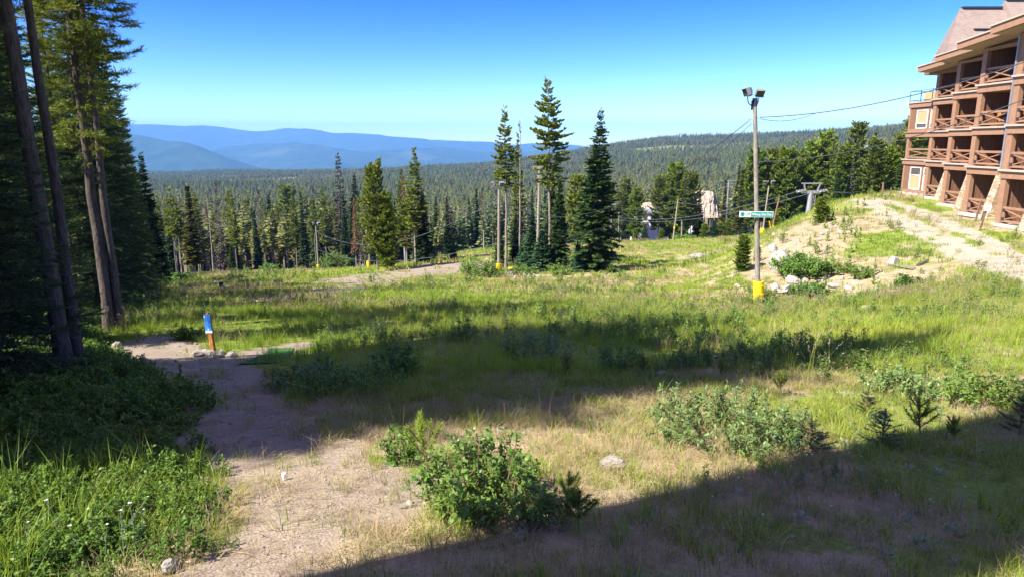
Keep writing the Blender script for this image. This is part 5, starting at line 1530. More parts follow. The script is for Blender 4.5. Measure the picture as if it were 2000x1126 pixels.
def railing(x, ya, yb, z, plates=True, zt=1.05):
    g = G()
    g.boxmm(x - .05, x + .06, ya, yb, z + zt - .10, z + zt + .06); g.boxmm(x - .04, x + .05, ya, yb, z + .12, z + .26)
    g.boxmm(x - .045, x + .055, yb - .14, yb, z + .26, z + zt - .10); g.boxmm(x - .045, x + .055, ya, ya + .14, z + .26, z + zt - .10)
    g.beam((x - .002, ya + .14, z + .28), (x - .002, yb - .14, z + zt - .12), .13, .06); g.beam((x + .012, ya + .14, z + zt - .12), (x + .012, yb - .14, z + .28), .13, .06)
    r = lp('railing', g, 'trim')
    if plates:
        g = G()
        for q in (ya + .10, yb - .24):
            for zz in (z + .24, z + zt - .26): g.boxmm(x - .075, x - .055, q, q + .26, zz, zz + .18)
        lp('bracket_plate', g, 'dark_metal', r)
railing(X + .1, Yn + .5, Yf - .36, LV[1] + .05, False)
g = G()
for y in np.linspace(Yn + .5, Yf + .1, 4): g.boxmm(X - .12, X - .07, y - .025, y + .025, LV[3] + .05, LV[3] + 1.2)
for z in (.18, 1.15): g.boxmm(X - .11, X - .08, Yn + .2, Yf + .12, LV[3] + z, LV[3] + z + .05)
for z in (.18, 1.15): g.boxmm(X - .1, X + 5, Yf + .085, Yf + .115, LV[3] + z, LV[3] + z + .05)
for x in np.linspace(X + 1, X + 5, 4): g.boxmm(x - .025, x + .025, Yf + .075, Yf + .125, LV[3] + .05, LV[3] + 1.2)
lp('deck_railing', g, 'dark_metal')
g = G(); g.boxmm(X + .7, X + 4, Yn + .2, Yf - 1.0, LV[3] + .05, LV[3] + 1.0); lp('deck_screen', g, 'blind')
# the balcony bays
for i in range(1, 5):
    X, Yf = BX[i]; Yn = BX[i + 1][1]; Yo = Yf - 3.5
    top = LV[4]
    g = G(); g.boxmm(X + 2.4, X + 14, Yn, Yf - .03, LV[0], top); lp('back_wall', g, 'siding')
    g = G(); g.boxmm(X, X + 2.38, Yn + .01, Yo, LV[0], top - .02); lp('front_wall', g, 'siding')
    g = G(); g.boxmm(X + .28, X + 2.39, Yf - .30, Yf - .02, LV[0], top - .02); lp('partition', g, 'siding')
    g = G(); g.boxmm(X - .02, X + .27, Yf - .46, Yf, LV[0], top + .1); lp('corner_post', g, 'trim')
    g = G(); g.boxmm(X - .03, X + .3, Yo - .22, Yo + .12, LV[0] + .01, top + .2); lp('inner_post', g, 'trim')
    for lv in (0, 1, 2, 3):
        z = LV[lv]
        if lv:
            g = G(); g.boxmm(X - .10, X + 2.37, Yo + .12, Yf - .01, z - .52, z - .07); b = lp('balcony_floor', g, 'trim')
            g = G(); g.boxmm(X - .24, X + .35, Yo - .3, Yf + .12, z - .068, z + .05); lp('ledge', g, 'cream', b)
        else:
            g = G(); g.boxmm(X - .3, X + 2.37, Yo + .13, Yf + .02, z - .22, z - .02); lp('patio_slab', g, 'concrete')
        railing(X + .12, Yo + .12, Yf - .47, z + (.05 if lv else 0))
        g = G(); g.boxmm(X + 2.33, X + 2.395, Yo + .5, Yf - 1.2, z + .06, z + 2.15); w_ = lp('patio_door', g, 'white')
        g = G(); g.boxmm(X + 2.30, X + 2.325, Yo + .62, Yf - 1.32, z + .16, z + 2.05); lp('pane', g, 'pane', w_)
        g = G(); g.boxmm(X + .14, X + .30, Yo + .125, Yo + .26, z + 1.16, z + 1.46); lp('wall_lamp', g, 'white')
    # stone pier leaning out at the foot
    g = G()
    zb, zt = -5.9, LV[1] - .53
    V = [(X - 1.05, Yo - .55, zb), (X + .3, Yo - .55, zb), (X + .3, Yo + .28, zb), (X - 1.05, Yo + .28, zb), (X - .16, Yo - .45, zt), (X + .3, Yo - .45, zt), (X + .3, Yo + .2, zt), (X - .16, Yo + .2, zt)]
    g.add(V, [(3, 2, 1, 0), (4, 5, 6, 7), (0, 1, 5, 4), (1, 2, 6, 5), (2, 3, 7, 6), (3, 0, 4, 7)]); lp('stone_pier', g, 'ledge')
    # roof over the bay, lifting towards the viewer
    za, zb_ = top - .35, top + .20
    x0, x1, y1, y0 = X - 1.55, X + 3.0, Yf + .7, Yn + 1.2
    def rz(y): return za + (zb_ - za) * (y1 - y) / (y1 - y0)
    def slab(t0, t1, grow):
        V = [(x, y, rz(y) + t) for t in (t0, t1) for x, y in ((x0 - grow, y0 - grow), (x1, y0 - grow), (x1, y1 + grow), (x0 - grow, y1 + grow))]
        s_ = G(); s_.add(V, [(3, 2, 1, 0), (4, 5, 6, 7), (0, 1, 5, 4), (1, 2, 6, 5), (2, 3, 7, 6), (3, 0, 4, 7)]); return s_
    r_ = lp('bay_roof', slab(.02, .46, 0), 'trim'); lp('roof_edge', slab(.465, .56, .10), 'cream', r_); lp('soffit', slab(-.02, .015, -.12), 'soffit', r_)
    g = G(); g.boxmm(X - .05, X + .25, Yo, Yf, top - .55, top - .36); lp('roof_beam', g, 'trim')
g = G(); X, Yf = BX[4]; g.boxmm(X - .12, X - .03, Yf + .02, Yf + .14, LV[1], 6.6); lp('downspout', g, 'lamp_grey')
# main roofs
def roof(name, x0, x1, ye, yr, ze, zr, hip, m='shingle'):
    V = [(x0, ye, ze), (x1, ye, ze), (x1, yr, zr), (x0 + hip, yr, zr), (x1, 2 * yr - ye, ze), (x0 + hip, 2 * yr - ye, ze)]
    V2 = [(x, y, z - .35) for x, y, z in V]
    g = G(); g.add(V + V2, [(0, 1, 2, 3), (3, 2, 4, 5), (7, 6, 9, 8), (8, 9, 11, 10)]); g.add(V + V2, [(0, 3, 9, 6), (3, 5, 11, 9), (1, 0, 6, 7)]); g.add(V, [(0, 5, 3)])
    return lp(name, g, m)
r1 = roof('main_roof', 38.1, 64, 63.0, 66.6, 7.6, 12.08, 3.0)
r2 = roof('upper_roof', 44.9, 66, 62.5, 66.6, 7.8, 12.75, .2)
g = G(); g.boxmm(41.3, 44.9, 66.4, 66.8, 12.05, 12.22); lp('ridge_cap', g, 'dark_metal', r1)
g = G(); g.boxmm(45.2, 66, 66.4, 66.8, 12.72, 12.9); lp('ridge_cap', g, 'dark_metal', r2)
g = G(); g.boxmm(41.5, 44.0, 64.7, 64.95, 9.95, 10.05); lp('vent', g, 'dark_metal', r1)
g = G(); g.boxmm(40.5, 62, 63.6, 70, 6.5, 7.6); lp('upper_wall', g, 'siding')
# things left on the balconies
def chair(x, y, z, rz, m, label):
    o = thing('patio_chair', label, 'chair', (x, y, z), rz, 'chairs on the lodge balconies')
    g = G(); g.box((0, 0, .43), (.55, .52, .09)); g.obj('seat', M[m], o)
    g = G(); g.box((0, .25, .72), (.55, .08, .55)); g.obj('backrest', M[m], o)
    for sx in (-.24, .24):
        for sy in (-.22, .22):
            g = G(); g.box((sx, sy, .2), (.05, .05, .40)); g.obj('leg', M['dark_metal'], o)
        g = G(); g.box((sx * 1.1, 0, .62), (.06, .5, .05)); g.obj('armrest', M['dark_metal'], o)
chair(BX[3][0] + 1.1, 50.2, LV[3] + .01, 1.9, 'chair_dark', 'dark balcony chair on the top balcony of the third bay')
chair(BX[2][0] + .8, 57.7, LV[3] + .01, 1.7, 'orange', 'orange cushioned chair on the top balcony of the second bay')
chair(BX[3][0] + .8, 50.0, LV[2] + .01, 1.2, 'orange', 'orange cushioned chair on the third bay, one floor under the roof')
chair(BX[1][0] + .7, 66.6, LV[0] + .01, 1.6, 'chair_dark', 'dark chair on the ground floor patio of the first bay')
chair(BX[2][0] + .8, 58.0, LV[0] + .01, 1.6, 'chair_dark', 'dark chair on the ground floor patio of the second bay')

# made-up stack out of view, added and sized to cast the foreground shadow
hp = CASTER
o = thing('shadow_stack', 'tall unseen stone stack added behind the viewer to cast the foreground shadow', 'shadow_stack', (hp[0], hp[1], -2.4), math.radians(-30))
g = G(); g.boxmm(-.9, .9, -CASTER_W / 2, CASTER_W / 2, -1.5, CASTER_H); g.obj('stack', M['ledge'], o)
g = G(); g.boxmm(-1.0, 1.0, -CASTER_W / 2 - .08, CASTER_W / 2 + .08, CASTER_H, CASTER_H + .25); g.obj('cap', M['concrete'], o)

# ------------------------------------------------------------------ rocks and litter
def rock(px, py, wpx, hpx, m, label, seed, group=None, name='rock', flat=1.0):
    p = P(px, py); d = p[1] * C - p[2] * S; k = d / F
    g = G(); w_, h_ = wpx * k * (.85 if name == 'boulder' else 1), hpx * k * (.8 if name == 'boulder' else 1)
    g.blob((0, 0, h_ * .28), (w_ * .58, w_ * .46, h_ * .75), seed, 14)
    o = g.obj(name, M[m]); o.location = p
    return tag(o, label, name, group)
for k, (px, py, w_, h_, lab) in enumerate((
    (1522, 528, 44, 52, 'largest pale boulder beside the yellow-padded sign pole'),
    (1510, 492, 24, 20, 'pale boulder above the largest one on the bank'),
    (1528, 500, 22, 16, 'small pale boulder touching the left side of the round bank bush'),
    (1547, 552, 32, 22, 'blocky pale boulder under the round bank bush'),
    (1541, 570, 30, 20, 'rounded pale boulder lowest on the bank'),
    (1513, 566, 24, 18, 'tilted pale boulder between sign pole and lowest boulder'),
    (1572, 551, 18, 12, 'small pale boulder right of the blocky one'),
    (1522, 572, 22, 10, 'low flat pale boulder at the grass edge of the bank'),
    (1655, 565, 26, 10, 'low tan boulder half buried under the middle of the bank'),
    (1668, 556, 14, 12, 'small tan boulder beside the half buried one'),
    (1628, 560, 34, 10, 'flat grey rock slab in the bank right of the lower bush'))):
    rock(px, py, w_, h_, 'stone_pale', lab, 500 + k, None, 'boulder')
rk = random.Random(8)
for k in range(46):
    px, py = rk.choice(((1500, 560), (1560, 500), (1600, 470), (1640, 540), (1700, 555), (1540, 470), (1590, 555)))
    rock(px + rk.gauss(0, 30), py + rk.gauss(0, 14), rk.uniform(5, 13), rk.uniform(4, 9), 'stone_pale', 'small pale stone lying loose on the bank slope', 600 + k, 'loose stones on the bank', 'stone')
for k, (px, py, w_, h_, m, lab) in enumerate((
    (1197, 913, 48, 24, 'stone', 'tan-grey rock lying in the sunlit grass between the two willow bushes'),
    (1018, 804, 32, 9, 'stone_pale', 'flat whitish stone in the shade behind the big foreground willow'),
    (1290, 730, 26, 9, 'stone_pale', 'flat whitish stone in the shaded middle of the meadow'),
    (1733, 692, 24, 8, 'stone_pale', 'flat pale stone in the shadow band at the right'),
    (231, 684, 26, 18, 'stone', 'rounded grey rock at the edge of the undergrowth by the path'),
    (206, 694, 16, 14, 'stone', 'darker rock left of the rounded grey rock'),
    (305, 728, 12, 12, 'stone', 'small upright stone standing on the path'),
    (270, 708, 38, 9, 'stone', 'flat long rock sunk into the bend of the path'),
    (1366, 502, 42, 7, 'stone', 'wide flat pale rock out on the far green'),
    (1010, 996, 24, 14, 'stone_pale', 'whitish broken stone under the right side of the foreground willow'),
    (330, 1116, 34, 26, 'stone', 'orange-tan rock at the bottom edge near the leafy herbs'),
    (1478, 1026, 15, 11, 'stone_pale', 'small whitish stone in the shaded lower foreground'),
    (1432, 1034, 20, 8, 'stone_pale', 'flat whitish stone just left of the small one in the lower foreground'),
    (1548, 1048, 14, 6, 'stone', 'brown pebble-sized stone right of the whitish pair in the foreground'),
    (800, 982, 14, 7, 'stone_pale', 'little pale stone on the sunlit dirt left of the willow'),
    (768, 1030, 9, 12, 'stone', 'dark upright stone on the edge of the foreground shadow'),
    (418, 970, 30, 10, 'stone', 'half buried rock at the lower left bend of the path'))):
    rock(px, py, w_, h_, m, lab, 700 + k)
for k in range(26):
    px, py = rk.uniform(960, 1060), rk.uniform(534, 546)
    rock(px, py, rk.uniform(4, 10), rk.uniform(3, 7), 'stone_pale', 'small pale stone in the scatter at the foot of the centre trees', 760 + k, 'stones at the centre trees', 'stone')
for k in range(40):
    px, py = rk.choice(((440, 860), (430, 790), (520, 890), (360, 690), (480, 760), (560, 830)))
    rock(px + rk.gauss(0, 32), py + rk.gauss(0, 22), rk.uniform(4, 12), rk.uniform(2, 6), 'stone', 'small grey stone trodden into the dirt path', 800 + k, 'stones in the path', 'stone')
p = P(556, 936); g = G(); g.tube([(0, 0, .0), (.004, 0, .012), (.008, 0, .10), (.01, 0, .118)], [.028, .033, .033, .026], 18); o = g.obj('drink_can', M['white'], None, True); o.location = p; o.rotation_euler = (.15, -.1, 0); o.scale = (.7, .7, .62)
tag(o, 'white drink can standing on the dirt path', 'can')
p = P(1744, 516); g = G(); g.box((0, 0, .16), (.5, .42, .5), None, 0, None, .6); o = g.obj('concrete_block', M['concrete']); o.location = p; o.rotation_euler = (.1, .08, .4); tag(o, 'tapered concrete block on the bank below the gravel road', 'block')
a = P(1732, 517); b = P(1785, 527); g = G(); g.beam((0, 0, .06), tuple(b - a + np.array((0, 0, .08))), .22, .09); o = g.obj('plank', M['pole']); o.location = a; tag(o, 'grey weathered plank lying below the concrete block', 'plank')
a = P(1792, 520); b = P(1812, 513); g = G(); g.tube([(0, 0, .05), tuple(b - a + np.array((0, 0, .15)))], [.09, .07], 8); o = g.obj('log', M['bark']); o.location = a; tag(o, 'short dead log right of the plank on the bank', 'log')
a = P(777, 993); b = P(815, 986); g = G(); g.tube([(0, 0, .01), (.06, .01, .012), tuple(b - a + np.array((0, 0, .012)))], [.008, .008, .006], 6); o = g.obj('stick', M['bark_dead']); o.location = a; tag(o, 'pale dry stick lying on the sunlit dirt left of the willow', 'stick')

# ------------------------------------------------------------------ shrubs, seedlings, stalks
def bush(px, base, wpx, top, leaf, label, seed, group=None, ll=.055, lw=.022, stems=26, per=34, bare=0, low=.25, name='shrub', shape=1.0):
    p = P(px, base); d = p[1] * C - p[2] * S; k = d / F
    W_ = wpx * k; H = max(.12, h_to(p, top))
    me = shrub_mesh(seed, H, W_ / 2, stems, per, ll, lw, leaf, 1.0, low, bare)
    o = thing(name, label, 'shrub', p, 0, group)
    f = link('foliage', me, o)
    return o
bush(952, 1000, 250, 822, 'willow', 'largest leafy green willow bush in the lower centre foreground', 1, None, .062, .025, 46, 40, 3, .15, 'willow_bush')
bush(905, 1020, 120, 930, 'willow', 'low bright willow shoots at the left foot of the largest willow bush', 2, None, .06, .022, 14, 20, 0, .1, 'willow_bush')
bush(1420, 862, 285, 755, 'willow_pale', 'wide grey-green willow bush in the sunny grass right of centre', 3, None, .066, .019, 70, 38, 2, .15, 'willow_bush')
bush(1500, 868, 150, 800, 'willow', 'bright lower skirt of the wide grey-green willow', 4, None, .05, .02, 24, 26, 0, .1, 'willow_bush')
bush(625, 760, 170, 705, 'willow_pale', 'half sunlit leafy bush right of the dirt path', 5, None, .05, .022, 36, 34, 1, .2)
bush(705, 768, 130, 690, 'shrub', 'green bush joined to the half sunlit one, nearer the dark shrub', 6, None, .045, .02, 34, 34, 0, .2)
bush(556, 752, 60, 712, 'willow', 'small light sapling at the left end of the half sunlit bush', 7, None, .05, .022, 8, 20, 0, .3)
bush(775, 738, 105, 655, 'shrub', 'upright dark green shrub in the shadow band left of centre', 8, None, .06, .03, 30, 36, 0, .15)
bush(1045, 700, 130, 636, 'willow_pale', 'pale-leaved willow rising from the tall grass in the centre', 9, None, .07, .022, 34, 32, 3, .2, 'willow_bush')
bush(1342, 722, 56, 664, 'shrub', 'small upright willow shrub standing alone in the centre right shadow', 10, None, .05, .018, 18, 30, 0, .2)
bush(1215, 718, 130, 660, 'shrub', 'shaded leafy shrub among the tall grass right of centre', 11, None, .06, .02, 26, 30, 0, .1)
bush(1765, 772, 130, 716, 'willow_pale', 'pale willow in the right foreground, left one of two', 12, None, .085, .03, 26, 26, 1, .15, 'willow_bush')
bush(1925, 795, 140, 716, 'willow', 'leafy willow in the right foreground, right one of two', 13, None, .085, .028, 30, 28, 1, .12, 'willow_bush')
bush(785, 905, 60, 815, 'shrub', 'dark slender shrub behind the pine seedling', 14, None, .055, .02, 16, 24, 2, .15)
bush(1525, 690, 50, 665, 'willow_pale', 'tiny pale shrub near the left end of the right shadow band', 15, None, .06, .022, 9, 16, 0, .2)
bush(1566, 538, 92, 488, 'shrub', 'round bright green bush among the pale boulders on the bank', 16, None, .15, .07, 60, 46, 0, .12)
bush(1584, 578, 72, 548, 'shrub', 'smaller green bush low on the bank right of the lowest boulder', 17, None, .14, .06, 34, 36, 0, .1)
bush(1775, 563, 42, 533, 'shrub', 'compact green bush at the right foot of the bank', 18, None, .11, .05, 26, 36, 0, .1)
bush(1684, 543, 36, 512, 'willow', 'grey-green bush in the middle of the bank', 19, None, .13, .04, 22, 30, 0, .15)
bush(1505, 598, 34, 573, 'shrub', 'little dark bush at the foot of the sign pole', 20, None, .1, .05, 14, 24, 0, .1)
bush(935, 541, 64, 500, 'willow', 'yellow-green bush on the gravel rise left of the centre light pole', 21, None, .22, .08, 40, 30, 0, .15)
bush(958, 541, 46, 515, 'shrub', 'darker bush between the gravel rise bush and the centre light pole', 22, None, .2, .09, 26, 26, 0, .1)
bush(1090, 536, 50, 512, 'willow', 'yellowish bush at the right foot of the tallest pine', 23, None, .2, .07, 26, 26, 0, .1)
bush(1020, 536, 60, 516, 'willow', 'low yellow-green bush behind the disc golf basket', 24, None, .2, .07, 28, 26, 0, .1)
bush(652, 524, 62, 488, 'shrub', 'bright green bush over the foot of the pole brace', 25, None, .3, .14, 46, 32, 0, .1)
bush(690, 520, 40, 500, 'willow', 'small bush right of the bush at the pole brace', 26, None, .28, .12, 24, 26, 0, .1)
bush(365, 662, 50, 628, 'shrub', 'rounded green bush at the upper bend of the path', 27, None, .06, .028, 26, 36, 0, .1)
bush(340, 548, 60, 532, 'shrub', 'low light green bush at the left corner of the far edge', 28, None, .25, .12, 30, 26, 0, .1)
bush(527, 527, 30, 510, 'shrub', 'small bush at the foot of the grey-tipped dark fir', 29, None, .25, .12, 22, 24, 0, .1)
bush(1335, 468, 48, 455, 'shrub', 'low bright bush right of the leaning pole on the crest', 30, None, .35, .15, 30, 22, 0, .1)
bush(1648, 535, 34, 512, 'willow', 'thin yellow-green bush left of the grey-green bank bush', 31, None, .13, .04, 16, 24, 0, .2)
tree_px('bushy1', 1448, 458, 530, None, 'rounded dark green young pine left of the sign pole', None, 1.15)
tree_px('bushy1', 1478, 480, 512, None, 'smaller young pine right behind the rounded one at the sign pole', None, 1.2)
def seedling(px, base, top, leaf, kind, label, seed, wide=1.0):
    p = P(px, base); H = h_to(p, top)
    o = thing('pine_seedling' if kind == 'pine' else 'fir_seedling', label, 'seedling', p, 0, None, (wide, wide, 1))
    link('needles', seedling_mesh(seed, H, leaf, kind), o)
seedling(836, 922, 808, 'seedling', 'pine', 'bright yellow-green pine seedling left of the largest willow bush', 41, 1.0)
seedling(1107, 1008, 915, 'seedling', 'pine', 'shaded pine seedling with a lit tip right of the largest willow bush', 42, .8)
seedling(1128, 1030, 962, 'pine', 'pine', 'dark branching pine seedling in the foreground shadow', 43, 1.5)
seedling(1578, 885, 812, 'fir_dark', 'fir', 'bluish dark fir seedling right of the wide willow', 44, 1.3)
seedling(1722, 868, 798, 'fir_blue', 'fir', 'pale green fir seedling in the sunny right foreground', 45, 1.3)
seedling(1797, 858, 772, 'pine', 'pine', 'dark crooked pine seedling in front of the two right willows', 46, 1.2)
seedling(1990, 850, 768, 'fir_dark', 'fir', 'dark fir seedling cut by the right frame edge', 47, 1.1)
seedling(1862, 862, 815, 'pine', 'pine', 'small dark pine seedling in the right shadow', 48, 1.0)
seedling(1580, 692, 655, 'seedling', 'pine', 'small yellow-tipped pine seedling in the middle right meadow', 49, .9)
seedling(1522, 772, 722, 'pine', 'pine', 'shaded pine seedling behind the wide willow', 50, 1.0)
seedling(1690, 815, 760, 'fir_dark', 'fir', 'dark drooping fir seedling left of the right willows', 51, 1.0)
seedling(1258, 735, 690, 'pine', 'pine', 'dark pine seedling in the shaded grass right of centre', 52, .9)
seedling(1105, 735, 690, 'pine', 'pine', 'dark pine seedling in the shaded grass under the pale centre willow', 53, 1.0)
seedling(1410, 742, 700, 'pine', 'pine', 'pine seedling in shade above the wide willow', 54, 1.0)
# mullein on the bank
def mullein_mesh(seed):
    rg = np.random.default_rng(seed); g = G()
    g.tube([(0, 0, -.05), (.02, 0, .6), (.03, .01, 1.0)], [.025, .03, .02], 6)
    n = 46; zz = rg.random(n) ** 1.4 * .95; a = rg.uniform(0, 6.28, n)
    D = unit(np.stack([np.cos(a), np.sin(a), .35 + zz], 1)); L = (.26 * (1 - zz) + .06) * rg.uniform(.7, 1.2, n)
    leaves(g, np.stack([np.cos(a) * .02, np.sin(a) * .02, zz], 1), D, L, L * .35, rg, rg.random(n))
    return g.mesh('stalk', [M['mullein']])
MU = [mullein_mesh(k) for k in range(4)]
for k in range(44):
    px, py = rk.choice(((1590, 520), (1660, 470), (1640, 430), (1620, 455), (1690, 540), (1665, 410), (1610, 540), (1740, 395)))
    p = P(px + rk.gauss(0, 18), py + rk.gauss(0, 12)); s = rk.uniform(.45, 1.0)
    o = link('mullein', MU[k % 4], None, p); o.scale = (s, s, s); o.rotation_euler = (0, 0, rk.uniform(0, 6.28)); tag(o, 'pale yellow-green mullein stalk on the sunny bank', 'mullein', 'mullein stalks on the bank')
p = P(1752, 500); o = link('mullein', MU[0], None, p); o.scale = (.8, .8, .55); tag(o, 'leafy mullein right behind the concrete block', 'mullein')
# flower stalks
def stalk_mesh(seed, H):
    rg = np.random.default_rng(seed); g = G(); b = rg.normal(size=2) * .12 * H
    g.tube([(0, 0, -.02), (b[0] * .4, b[1] * .4, H * .55), (b[0], b[1], H)], [.0035, .003, .0025], 4, 0, False)
    n = 16; a = rg.uniform(0, 6.28, n); c = np.array((b[0], b[1], H))
    add_quads(g, np.tile(c, (n, 1)), unit(np.stack([np.cos(a), np.sin(a), rg.uniform(.1, 1.0, n)], 1)), np.full(n, .02), np.full(n, .014), rg, .5, 1, 0)
    n = 12; zz = rg.random(n) * .7; a = rg.uniform(0, 6.28, n)
    leaves(g, np.stack([b[0] * zz, b[1] * zz, zz * H], 1), unit(np.stack([np.cos(a), np.sin(a), np.full(n, .6)], 1)), np.full(n, .05), np.full(n, .009), rg, rg.random(n), 0)
    return g.mesh('stalk', [M['silver'], M['petal']])
ST = [stalk_mesh(k, 1.0) for k in range(4)]
for k, (px, py, H) in enumerate([(rk.gauss(1690, 60), rk.uniform(690, 780), .28) for q in range(20)] + [(rk.gauss(1830, 60), rk.uniform(770, 850), .25) for q in range(14)] + [(rk.uniform(1300, 1900), rk.uniform(880, 1080), .26) for q in range(18)] + [(rk.uniform(40, 300), rk.uniform(1060, 1120), .40) for q in range(9)]):
    p = P(px, py); h = H * rk.uniform(.7, 1.2)
    o = link('flower_stalk', ST[k % 4], None, p); o.scale = (h * 2.0, h * 2.0, h); o.rotation_euler = (0, 0, rk.uniform(0, 6.28))
    left = px < 400
    tag(o, 'white-headed flower stalk among the leafy herbs at lower left' if left else 'thin pale flower stalk standing in the right foreground', 'flower', 'flower stalks at lower left' if left else 'flower stalks in the right foreground')
# ------------------------------------------------------------------ grass, herbs and ground litter
SHORT = [tuft_mesh(k, 16, .13, .07, .0045, 'grass', .6) for k in range(3)] 
LUSH = [tuft_mesh(10 + k, 22, .42, .11, .0085, 'grass_lush', .45) for k in range(3)] + [tuft_mesh(14, 14, .62, .10, .009, 'grass_lush', .5), tuft_mesh(15, 18, .50, .10, .008, 'grass', .5)]
TALLDRY = [tuft_mesh(26 + k, 14, .46, .12, .006, 'straw', .7) for k in range(2)]
SEED = [tuft_mesh(20 + k, 9, .72, .10, .005, 'grass', .35, 2, (8, .14, .010)) for k in range(2)]
STRAW = [tuft_mesh(30 + k, 18, .16, .10, .0035, 'straw', 1.3) for k in range(3)]
FAR = [tuft_mesh(40 + k, 16, .34, .32, .035, 'grass_lush', .5) for k in range(2)] + [tuft_mesh(43, 16, .30, .32, .03, 'grass', .6), tuft_mesh(44, 16, .28, .35, .03, 'straw', .8), tuft_mesh(45, 12, .45, .32, .022, 'grass', .4, 2, (10, .16, .04))]
def forb(seed, n=12, r=.05):
    rg = np.random.default_rng(seed); g = G(); a = rg.uniform(0, 6.28, n)
    D = unit(np.stack([np.cos(a), np.sin(a), rg.uniform(.2, 1.1, n)], 1)); L = rg.uniform(.5, 1.1, n) * r
    leaves(g, np.stack([np.cos(a) * .01, np.sin(a) * .01, rg.random(n) * .03], 1), D, L, L * .35, rg, rg.random(n))
    return g
FORB = [forb(k).mesh('forb', [M['silver']]) for k in range(3)]
def litter(seed):
    rg = np.random.default_rng(seed); g = G(); n = 14
    p = np.stack([rg.normal(size=n) * .12, rg.normal(size=n) * .12, rg.uniform(.002, .03, n)], 1); a = rg.uniform(0, 6.28, n)
    add_quads(g, p, unit(np.stack([np.cos(a), np.sin(a), rg.normal(size=n) * .12], 1)), rg.uniform(.05, .20, n), np.full(n, .0055), rg, rg.random(n), 0, .3)
    return g.mesh('litter', [M['straw']])
LIT = [litter(k) for k in range(3)]
def peb(seed):
    g = G(); g.blob((0, 0, .25), (.6, .5, .4), seed, 7); return g.mesh('pebble', [M['pebble']])
PEB = [peb(900 + k) for k in range(4)]

rg = np.random.default_rng(5)
def field(y0, y1, dens, umax=.86, ymin=None):
    n = int(umax * (y1 ** 2 - y0 ** 2) * dens)
    y = np.sqrt(rg.uniform(y0 ** 2, y1 ** 2, n)); u = rg.uniform(-umax, umax, n)
    x = u * y
    return x, y, masks(x, y)
def ok_far(x, y):
    """nothing under the lodge"""
    u = x / y
    lx = np.interp(y, [36, 37.6, 44.6, 51.8, 59.7, 68.1, 74.3], [29, 28.8, 31.2, 33.6, 36.8, 40.2, 41.6])
    return ~((x > lx) & (y > 36) & (y < 75))
def put(name, parts, label):
    """parts: list of (x, y, scale, index)"""
    x = np.concatenate([a[0] for a in parts]); y = np.concatenate([a[1] for a in parts]); s = np.concatenate([a[2] for a in parts]); i = np.concatenate([a[3] for a in parts])
    return x, y, s, i
def lay(name, parts, meshes, label, zoff=0, tilt=0.0, hvar=.2):
    x, y, s, i = put(name, parts, label)
    z = gz(x, y) + zoff
    sc = np.stack([s, s, s * rg.uniform(1 - hvar, 1 + hvar, len(s))], 1)
    tl = rg.normal(size=(len(x), 2)) * tilt
    scatter(name, np.stack([x, y, z], 1), rg.uniform(0, 6.28, len(x)), sc, i, meshes, label, tl)

def sel(x, y, m, prob):
    k = (rg.random(len(x)) < prob) & ok_far(x, y)
    return x[k], y[k], k
bare = lambda m: np.maximum(m['dirt'], np.maximum(m['road'], 0))
tallz = lambda x, y: sstep(10.5, 14.5, y + .32 * x * (x < 0) + .10 * x * (x > 0) + (fbm(x / 2.5, y / 2.5, 51, 3) - .5) * 5) * sstep(36, 27, y)
# short meadow grass near the viewer
parts = []
x, y, m = field(2.4, 13, 150, .95)
clumpn = sstep(.40, .60, fbm(x / .55, y / .55, 61, 3))
pr = (1 - bare(m) * .88) * (.16 + .88 * clumpn) * (1 - .5 * m['dry']) * (1 - .6 * m['wood'])
a, b, k = sel(x, y, m, pr); parts.append((a, b, rg.uniform(.6, 1.5, len(a)) * (.7 + .8 * fbm(a / .9, b / .9, 62, 3)), rg.integers(0, 3, len(a))))
x, y, m = field(13, 30, 16)
a, b, k = sel(x, y, m, (1 - bare(m) * .9) * .8 * (1 - m['wood'] * .7)); parts.append((a, b, rg.uniform(.9, 2.0, len(a)), rg.integers(0, 3, len(a))))
lay('short_grass', parts, SHORT, 'short patchy green grass growing over the near slope')
# dry grass and straw
parts = []
x, y, m = field(2.4, 12, 110, .95)
pr = (1 - bare(m) * .88) * (.15 + .6 * m['dry']) * (1 - .9 * m['wood'])
a, b, k = sel(x, y, m, pr); parts.append((a, b, rg.uniform(.5, 1.2, len(a)), rg.integers(0, 3, len(a))))
lay('dry_grass', parts, STRAW, 'short straw-coloured dry grass on the sunny near slope')
parts = []
x, y, m = field(2.4, 10, 34, .95)
a, b, k = sel(x, y, m, .25 + .5 * m['dry'] + .2 * m['dirt']); parts.append((a, b, rg.uniform(.5, 1.1, len(a)), rg.integers(0, 3, len(a))))
lay('grass_litter', parts, LIT, 'dead stems and straw lying loose on the ground', 0, .1)
